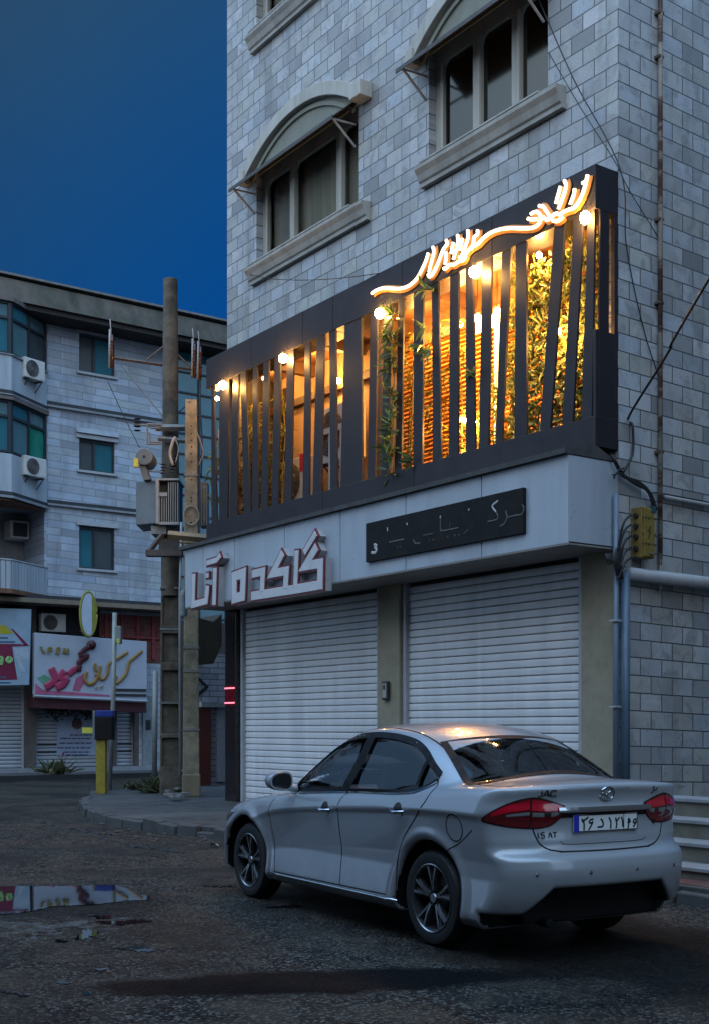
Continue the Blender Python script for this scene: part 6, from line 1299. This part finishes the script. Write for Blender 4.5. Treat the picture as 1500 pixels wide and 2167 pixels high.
        # ---- handles
        for hx, hz in ((1.27, .835), (.27, .880)):
            cup = MB(); pts = []
            for i in range(9):
                for j in range(9):
                    u, v_ = -1 + 2 * i / 8, -1 + 2 * j / 8
                    k = math.sqrt(max(1 - .5 * v_ * v_, 0)); k2 = math.sqrt(max(1 - .5 * u * u, 0)); pts.append((hx + .05 * u * k, hz + .048 * v_ * k2))
            grid_patch(cup, side(pts), 9, 9, .0025); hd_ = cup.build('door_handle', MATS['car_rim_dark'], root, smooth=True)
            gr = MB(); Pm = side([(hx - .085, hz - .004), (hx - .04, hz - .002), (hx, hz), (hx + .04, hz + .001), (hx + .085, hz + .001)]); Pm = lift(Pm, np.array([.012, .034, .038, .034, .012])[:, None])
            gr.tube(list(Pm), [.008, .012, .013, .012, .008], 10); gr.build('handle_grip', MATS['car_chrome'], hd_, smooth=True)
            pl = MB(); pts = [(hx - .026 + .052 * i / 4, hz - .048 + .034 * j / 4) for i in range(5) for j in range(5)]
            grid_patch(pl, side(pts), 5, 5, .006); pl.build('handle_grip', MATS['white_car_paint'], hd_, smooth=True)
        # ---- door mirror
        mr = MB(); mc = np.array((1.86, .80, 1.005))
        prof = []
        for k in range(9):
            t = k / 8; prof.append((1.775 + .17 * t, math.sqrt(max(1 - (max(t - .12, 0) / .88) ** 2.6, .002)) if t > .12 else .93 + .07 * t / .12))
        vs = []; K = 20
        for x, sc in prof:
            for j in range(K):
                a = 2 * math.pi * j / K; cu, su = math.cos(a), math.sin(a)
                yy = math.copysign(abs(cu) ** .75, cu) * .105; zz = math.copysign(abs(su) ** .75, su) * .075
                zz *= 1 - .18 * cu
                vs.append((x, sg * (mc[1] + .095 + yy * sc), mc[2] + .01 + zz * sc))
        fs = [(i * K + j, i * K + (j + 1) % K, (i + 1) * K + (j + 1) % K, (i + 1) * K + j) for i in range(8) for j in range(K)] + [tuple(range(K)), tuple(range(8 * K, 9 * K))]
        mr.add(vs, fs); mr.tube([(1.90, sg * .70, .945), (1.885, sg * .77, .955), (1.87, sg * .86, .965)], [.03, .026, .03], 8)
        mo = mr.build('door_mirror', MATS['white_car_paint'], root, smooth=True, auto=50)
        mg = MB()
        ring = [vs[j] for j in range(K)]; cen = np.mean(ring, 0); ring = [cen + (np.array(p) - cen) * .86 + np.array((-.004, 0, 0)) for p in ring]
        mg.add(ring, [tuple(range(K))]); mg.build('mirror_glass', MATS['lamp_smoke'], mo)
    # ---- rear glass and windscreen
    def top_patch(nm, mat, xfn, hw, nu=18, nv=26, d=-.004, band=None):
        mb = MB(); pts = []
        for i in range(nu):
            for j in range(nv):
                t = i / (nu - 1); v_ = -1 + 2 * j / (nv - 1); x, hh = xfn(t, v_), hw(t); pts.append((x, v_ * hh))
        grid_patch(mb, on_top(pts), nu, nv, d); mb.build(nm, MATS[mat], root, smooth=True)
        if band:
            e = MB(); L = [pts[i * nv] for i in range(nu)] + [pts[(nu - 1) * nv + j] for j in range(1, nv)] + [pts[i * nv + nv - 1] for i in range(nu - 2, -1, -1)] + [pts[j] for j in range(nv - 2, 0, -1)]
            A_ = [np.array(p) for p in L]; cc = np.mean(A_, 0); B_ = []
            for p in A_: dv = cc - p; B_.append(p + dv / np.linalg.norm(dv) * band)
            Pq = np.concatenate([lift(on_top(A_), .003), lift(on_top(B_), .001)]); K = len(A_)
            e.add(list(Pq), [(i, (i + 1) % K, K + (i + 1) % K, K + i) for i in range(K)]); e.build('window_frame', MATS['car_black_plastic'], root, smooth=True)
    top_patch('rear_window', 'car_rear_glass', lambda t, v_: .105 - .545 * t + .085 * v_ * v_, lambda t: .52 + .15 * t, band=.055)
    top_patch('windscreen', 'car_side_glass', lambda t, v_: 1.46 + .66 * t - .17 * v_ * v_, lambda t: .53 + .12 * t, band=.04)
    # ---- roof seams and boot seams
    sm = MB()
    for sg in (1, -1):
        drape_band(sm, [(-.06, sg * .545), (.3, sg * .53), (.8, sg * .525), (1.35, sg * .525)], .012, on_top, .0015)
        drape_band(sm, [(-.40, sg * .64), (-.55, sg * .665), (-.66, sg * .655), (-.735, sg * .62)], .008, on_top, .0012)
        drape_band(sm, [(sg * .615, .995), (sg * .57, .91), (sg * .535, .82), (sg * .50, .735), (sg * .44, .69), (sg * .35, .672)], .009, on_rear, .0012)
    drape_band(sm, [(-.37, .672), (0, .668), (.37, .672)], .009, on_rear, .0012)
    drape_band(sm, [(.35, .735), (.30, .715), (0, .712), (-.30, .715), (-.35, .735)], .004, on_rear, .0012)
    sm.build('boot_seam', MATS['car_gap'], root)
    # ---- tail lamps: outline in angle round the corner (s = 0 at the boot end, 1 at the side tip)
    def lamp_pts(sg, a0, a1, b0, b1, nu=26, nv=14):
        pts = []
        for i in range(nu):
            s_ = a0 + (a1 - a0) * i / (nu - 1)
            zt = float(LT(s_)); zb = float(LB(s_))
            for j in range(nv):
                t = b0 + (b1 - b0) * j / (nv - 1); pts.append((s_, zb + (zt - zb) * t))
        # walk the lamp path: plan curve of the corner
        out_ = []
        for s_, z in pts:
            ang_ = LA[0] + (LA[1] - LA[0]) * s_
            out_.append((ang_, z))
        return out_
    LA = (math.radians(216.5), math.radians(274)); cx0, cy0 = -.36, .0
    LT = spline([(0, .945), (.12, .965), (.3, .99), (.45, 1.0), (.62, .985), (.8, .945), (.92, .905), (1, .872)])
    LB = spline([(0, .925), (.05, .89), (.14, .85), (.28, .828), (.5, .823), (.7, .832), (.88, .85), (1, .868)])
    PC = np.array([-.10, .0])
    def corner_map(sg):
        def f(q):
            q = np.array(q, float); n = len(q); s_ = q[:, 0]; z = q[:, 1]
            # straight rays from an inside point to the corner, stepped outwards
            tgt_y = np.interp(s_, [0, .35, .55, .75, 1], [.315, .55, .69, .83, .90]); tgt_x = np.interp(s_, [0, .35, .55, .75, 1], [-1.0, -1.0, -.98, -.88, -.70])
            ox, oy = -.45, .35
            dx, dy = tgt_x - ox, tgt_y - oy; L = np.hypot(dx, dy); dx, dy = dx / L, dy / L
            lo = np.full(n, .05); hi = np.full(n, 1.0)
            for _ in range(26):
                m_ = .5 * (lo + hi); ff_ = sd_full(ox + dx * m_, oy + dy * m_, z); lo = np.where(ff_ < 0, m_, lo); hi = np.where(ff_ < 0, hi, m_)
            return np.stack([ox + dx * lo, sg * (oy + dy * lo), z], 1)
        return f
    for sg in (1, -1):
        cm = corner_map(sg)
        def lp(mat, a0, a1, b0, b1, d, nm, par, nu=24, nv=12):
            mb = MB(); pts = []
            for i in range(nu):
                s_ = a0 + (a1 - a0) * i / (nu - 1); zt, zb = float(LT(s_)), float(LB(s_))
                for j in range(nv): pts.append((s_, zb + (zt - zb) * (b0 + (b1 - b0) * j / (nv - 1))))
            grid_patch(mb, cm(pts), nu, nv, d, -.01); return mb.build(nm, MATS[mat], par, smooth=True, auto=50)
        base = lp('lamp_red_dark', 0, 1, 0, 1, .006, 'tail_lamp', root, 36, 14)
        lp('lamp_red', .05, .47, .58, .95, .0085, 'lamp_lens', base); lp('lamp_red', .50, .90, .62, .93, .0085, 'lamp_lens', base)
        lp('lamp_clear', .03, .20, .36, .54, .0085, 'lamp_lens', base, 10, 6); lp('lamp_smoke', .20, .30, .40, .54, .0085, 'lamp_lens', base, 8, 6); lp('lamp_clear', .30, .46, .38, .52, .0085, 'lamp_lens', base, 10, 6)
        lp('lamp_clear', .50, .74, .44, .54, .0085, 'lamp_lens', base, 14, 6)
        sp = MB(); L1 = [(.47, float(LT(.47))), (.475, .92), (.49, float(LB(.49)))]; drape_band(sp, L1, .012, cm, .0095, 6); sp.build('lamp_seam', MATS['car_gap'], base)
        rim_ = MB(); ss = np.linspace(0, 1, 40); drape_band(rim_, [(s_, float(LT(s_)) + .003) for s_ in ss] + [(s_, float(LB(s_)) - .003) for s_ in ss[::-1]], .010, lambda q: cm(np.clip(q, [0, .5], [1, 1.2])), .003, raw=True); rim_.build('lamp_surround', MATS['car_gap'], base)
        # headlamp wrapped over the front corner
        hl = MB(); pts = []
        for i in range(14):
            yy = .46 + .30 * i / 13
            for j in range(8): pts.append((sg * yy, .575 + .05 * (i / 13) + (.085 + .03 * math.sin(math.pi * i / 13)) * j / 7))
        grid_patch(hl, on_front(pts), 14, 8, .006, -.01); ho = hl.build('headlamp', MATS['lamp_clear'], root, smooth=True)
        am = MB(); pts = [(sg * (.66 + .08 * i / 5), .64 + .05 * j / 4) for i in range(6) for j in range(5)]
        grid_patch(am, on_front(pts), 6, 5, .009); am.build('indicator', MATS['lamp_amber'], ho, smooth=True)
    # ---- boot trim, plate, badges
    ch = MB(); pts = []
    for i in range(30):
        yy = -.375 + .75 * i / 29
        for j in range(6): pts.append((yy, .908 + .026 * j / 5 + .004))
    grid_patch(ch, on_rear(pts), 30, 6, .018, -.005); ch.build('boot_trim', MATS['car_chrome'], root, smooth=True, auto=40)
    uc = MB(); pts = [(-.36 + .72 * i / 19, .878 + .027 * j / 3) for i in range(20) for j in range(4)]; grid_patch(uc, on_rear(pts), 20, 4, .003); uc.build('boot_trim', MATS['car_black_plastic'], root, smooth=True)
    px0 = float(on_rear([(0, .84)])[0, 0]) - .012
    pl = MB(); pl.box((px0, -.262, .785), (px0 + .012, .262, .893)); po = pl.build('number_plate', MATS['plate_white'], root, bevel=.002)
    pf = lambda u, v_, n=0.: (px0 - n, -u, v_)
    q = MB(); q.box((px0 - .0015, .262, .785), (px0, .222, .893)); q.build('plate_band', MATS['plate_blue'], po)
    q = MB(); band(q, [(-.258, .789), (.258, .789), (.258, .889), (-.258, .889)], .003, pf, 0, .0012, closed=True); band(q, [(.145, .79), (.145, .888)], .0022, pf, 0, .0014)
    pxy = lambda X, Yv: (px0 - .001, .262 - (X - 400 - (Yv - 440) * .19) / 650 * .524, .893 - (Yv - 440 + (X - 400) * .078) / 165 * .108)
    dg = [([(485, 470), (500, 500), (515, 480), (530, 470), (545, 455)], 0), ([(495, 480), (515, 520), (525, 578)], 0), ([(600, 470), (570, 480), (565, 505), (600, 505)], 0), ([(598, 490), (590, 530), (570, 575)], 0),
          ([(672, 465), (700, 495), (705, 535), (655, 545)], 0), ([(752, 450), (780, 490), (790, 555)], 0), ([(822, 450), (835, 480), (850, 465), (860, 445)], 0), ([(832, 480), (845, 510), (845, 550)], 0), ([(880, 440), (900, 480), (912, 535)], 0),
          ([(955, 450), (975, 470), (955, 490), (985, 480)], 0), ([(955, 455), (968, 500), (970, 555)], 0), ([(1040, 455), (1015, 465), (1015, 490), (1045, 485)], 0), ([(1043, 470), (1035, 505), (1020, 530)], 0)]
    strokes(q, [(p, .0062) for p, _ in dg], pxy, (-1, 0, 0), .0014, 6, 4); q.build('plate_digits', MATS['plate_black'], po)
    def badge(items, wid, conv, nm='badge', mat='car_chrome'):
        mb = MB()
        for pts in items:
            L = [conv(*p) for p in pts]; L = catmull(L, 4) if len(L) > 2 else L
            P_ = lift(on_rear([tuple(p) for p in L]), .003); mb.tube(list(P_), wid, 6)
        return mb.build(nm, MATS[mat], root, smooth=True)
    ell = [(.0 + .058 * math.cos(a), 1.018 + .042 * math.sin(a)) for a in np.linspace(.5, 6.0, 26)]
    badge([ell, [(.045, 1.022), (.0, 1.024), (-.03, 1.036)], [(.0, 1.024), (-.005, 1.0), (-.04, .985)], [(.005, 1.024), (.012, .99)]], .0055, lambda a, b: (a, b), 'emblem')
    cv = lambda X, Yv: (.51 - X * .0022, 1.034 + Yv * .0022)
    badge([[(10, 6), (10, -8), (0, -9)], [(16, -9), (24, 7), (33, -9)], [(20, -4), (30, -4)], [(54, 6), (40, 6), (38, -8), (54, -8)]], .0042, cv, 'badge', 'car_rim_dark')
    cv = lambda X, Yv: (.50 - X * .002, .775 + Yv * .002)
    badge([[(0, 8), (0, -8)], [(6, -8), (6, -7)], [(20, 8), (11, 8), (11, 1), (20, 0), (19, -8), (10, -8)], [(34, -8), (40, 8), (46, -8)], [(50, 8), (62, 8)], [(56, 8), (56, -8)]], .0036, cv, 'badge', 'car_rim_dark')
    cv = lambda X, Yv: (-.40 - X * .002, 1.035 + Yv * .002)
    badge([[(0, -12), (8, -2), (4, 10)], [(12, -2), (22, -2), (24, 6)]], .0036, cv, 'badge', 'car_rim_dark')
    lk = MB(); P_ = lift(on_rear([(-.435, .83)]), .004)[0]; lk.lathe([(.001, -.004), (.016, -.003), (.018, .006)], P_, 0, 16); lk.build('boot_lock', MATS['car_gap'], root)
    for yy in (.56, .19, -.19, -.56):
        sn = MB(); P_ = lift(on_rear([(yy, .545)]), .001)[0]; sn.lathe([(.001, -.003), (.011, -.002), (.012, .004)], P_, 0, 12); sn.build('parking_sensor', MATS['car_rim_silver'], root)
    # ---- dark lower bumper
    vl = MB(); pts = []
    vl.prism([(-.74, -.62, .46), (-.74, .62, .46), (-.72, .52, .22), (-.72, -.52, .22)], (.14, 0, 0)); vl.tube([(-.62, .38, .235), (-.80, .38, .225)], .03, 12); vl.build('rear_valance', MATS['car_black_plastic'], root, bevel=.01)
    # ---- cabin
    for yy in (.36, -.36):
        s1 = MB(); s1.box((.95, yy - .24, .55), (1.42, yy + .24, .74)); s1.prism([(.98, yy - .23, .70), (.82, yy - .22, 1.18), (.72, yy - .22, 1.16), (.86, yy - .23, .70)], (0, .45, 0)); s1.build('seat', MATS['car_seat_cloth'], root, bevel=.03)
        s1 = MB(); s1.prism([(.80, yy - .13, 1.19), (.77, yy - .12, 1.34), (.68, yy - .12, 1.33), (.70, yy - .13, 1.18)], (0, .26, 0)); s1.build('headrest', MATS['car_seat_cloth'], root, bevel=.025)
        s1 = MB(); s1.prism([(-.10, yy - .13, 1.06), (-.13, yy - .11, 1.17), (-.20, yy - .11, 1.16), (-.19, yy - .13, 1.05)], (0, .26, 0)); s1.build('headrest', MATS['car_seat_cloth'], root, bevel=.025)
    s1 = MB(); s1.box((-.05, -.62, .55), (.42, .62, .76)); s1.prism([(.02, -.60, .72), (-.12, -.58, 1.06), (-.24, -.58, 1.05), (-.12, -.60, .72)], (0, 1.18, 0)); s1.box((-.42, -.58, 1.02), (-.16, .58, 1.045)); s1.build('rear_seat', MATS['car_seat_cloth'], root, bevel=.02)
    s1 = MB(); s1.prism([(1.65, -.62, .72), (1.62, -.62, .93), (1.95, -.62, .97), (1.95, -.62, .72)], (0, 1.24, 0)); s1.build('dashboard', MATS['car_cabin'], root, bevel=.03)
    s1 = MB(); s1.tube([(1.50 + .07 * math.cos(a) * .4, .36 + .18 * math.sin(a), .93 + .17 * math.cos(a)) for a in np.linspace(0, 2 * math.pi, 25)], .014, 8); s1.build('steering_wheel', MATS['car_seat_cloth'], root, smooth=True)
    for x in (-.03, XF):
        for sd_ in (1, -1): make_wheel(root, x, sd_)
    root.scale = (.965, .965, .965)
    ang = math.atan2(.07894937, -.99687863)
    place(root, (3.491656, -4.73317351, 0), ang)
    return root
car = make_car()
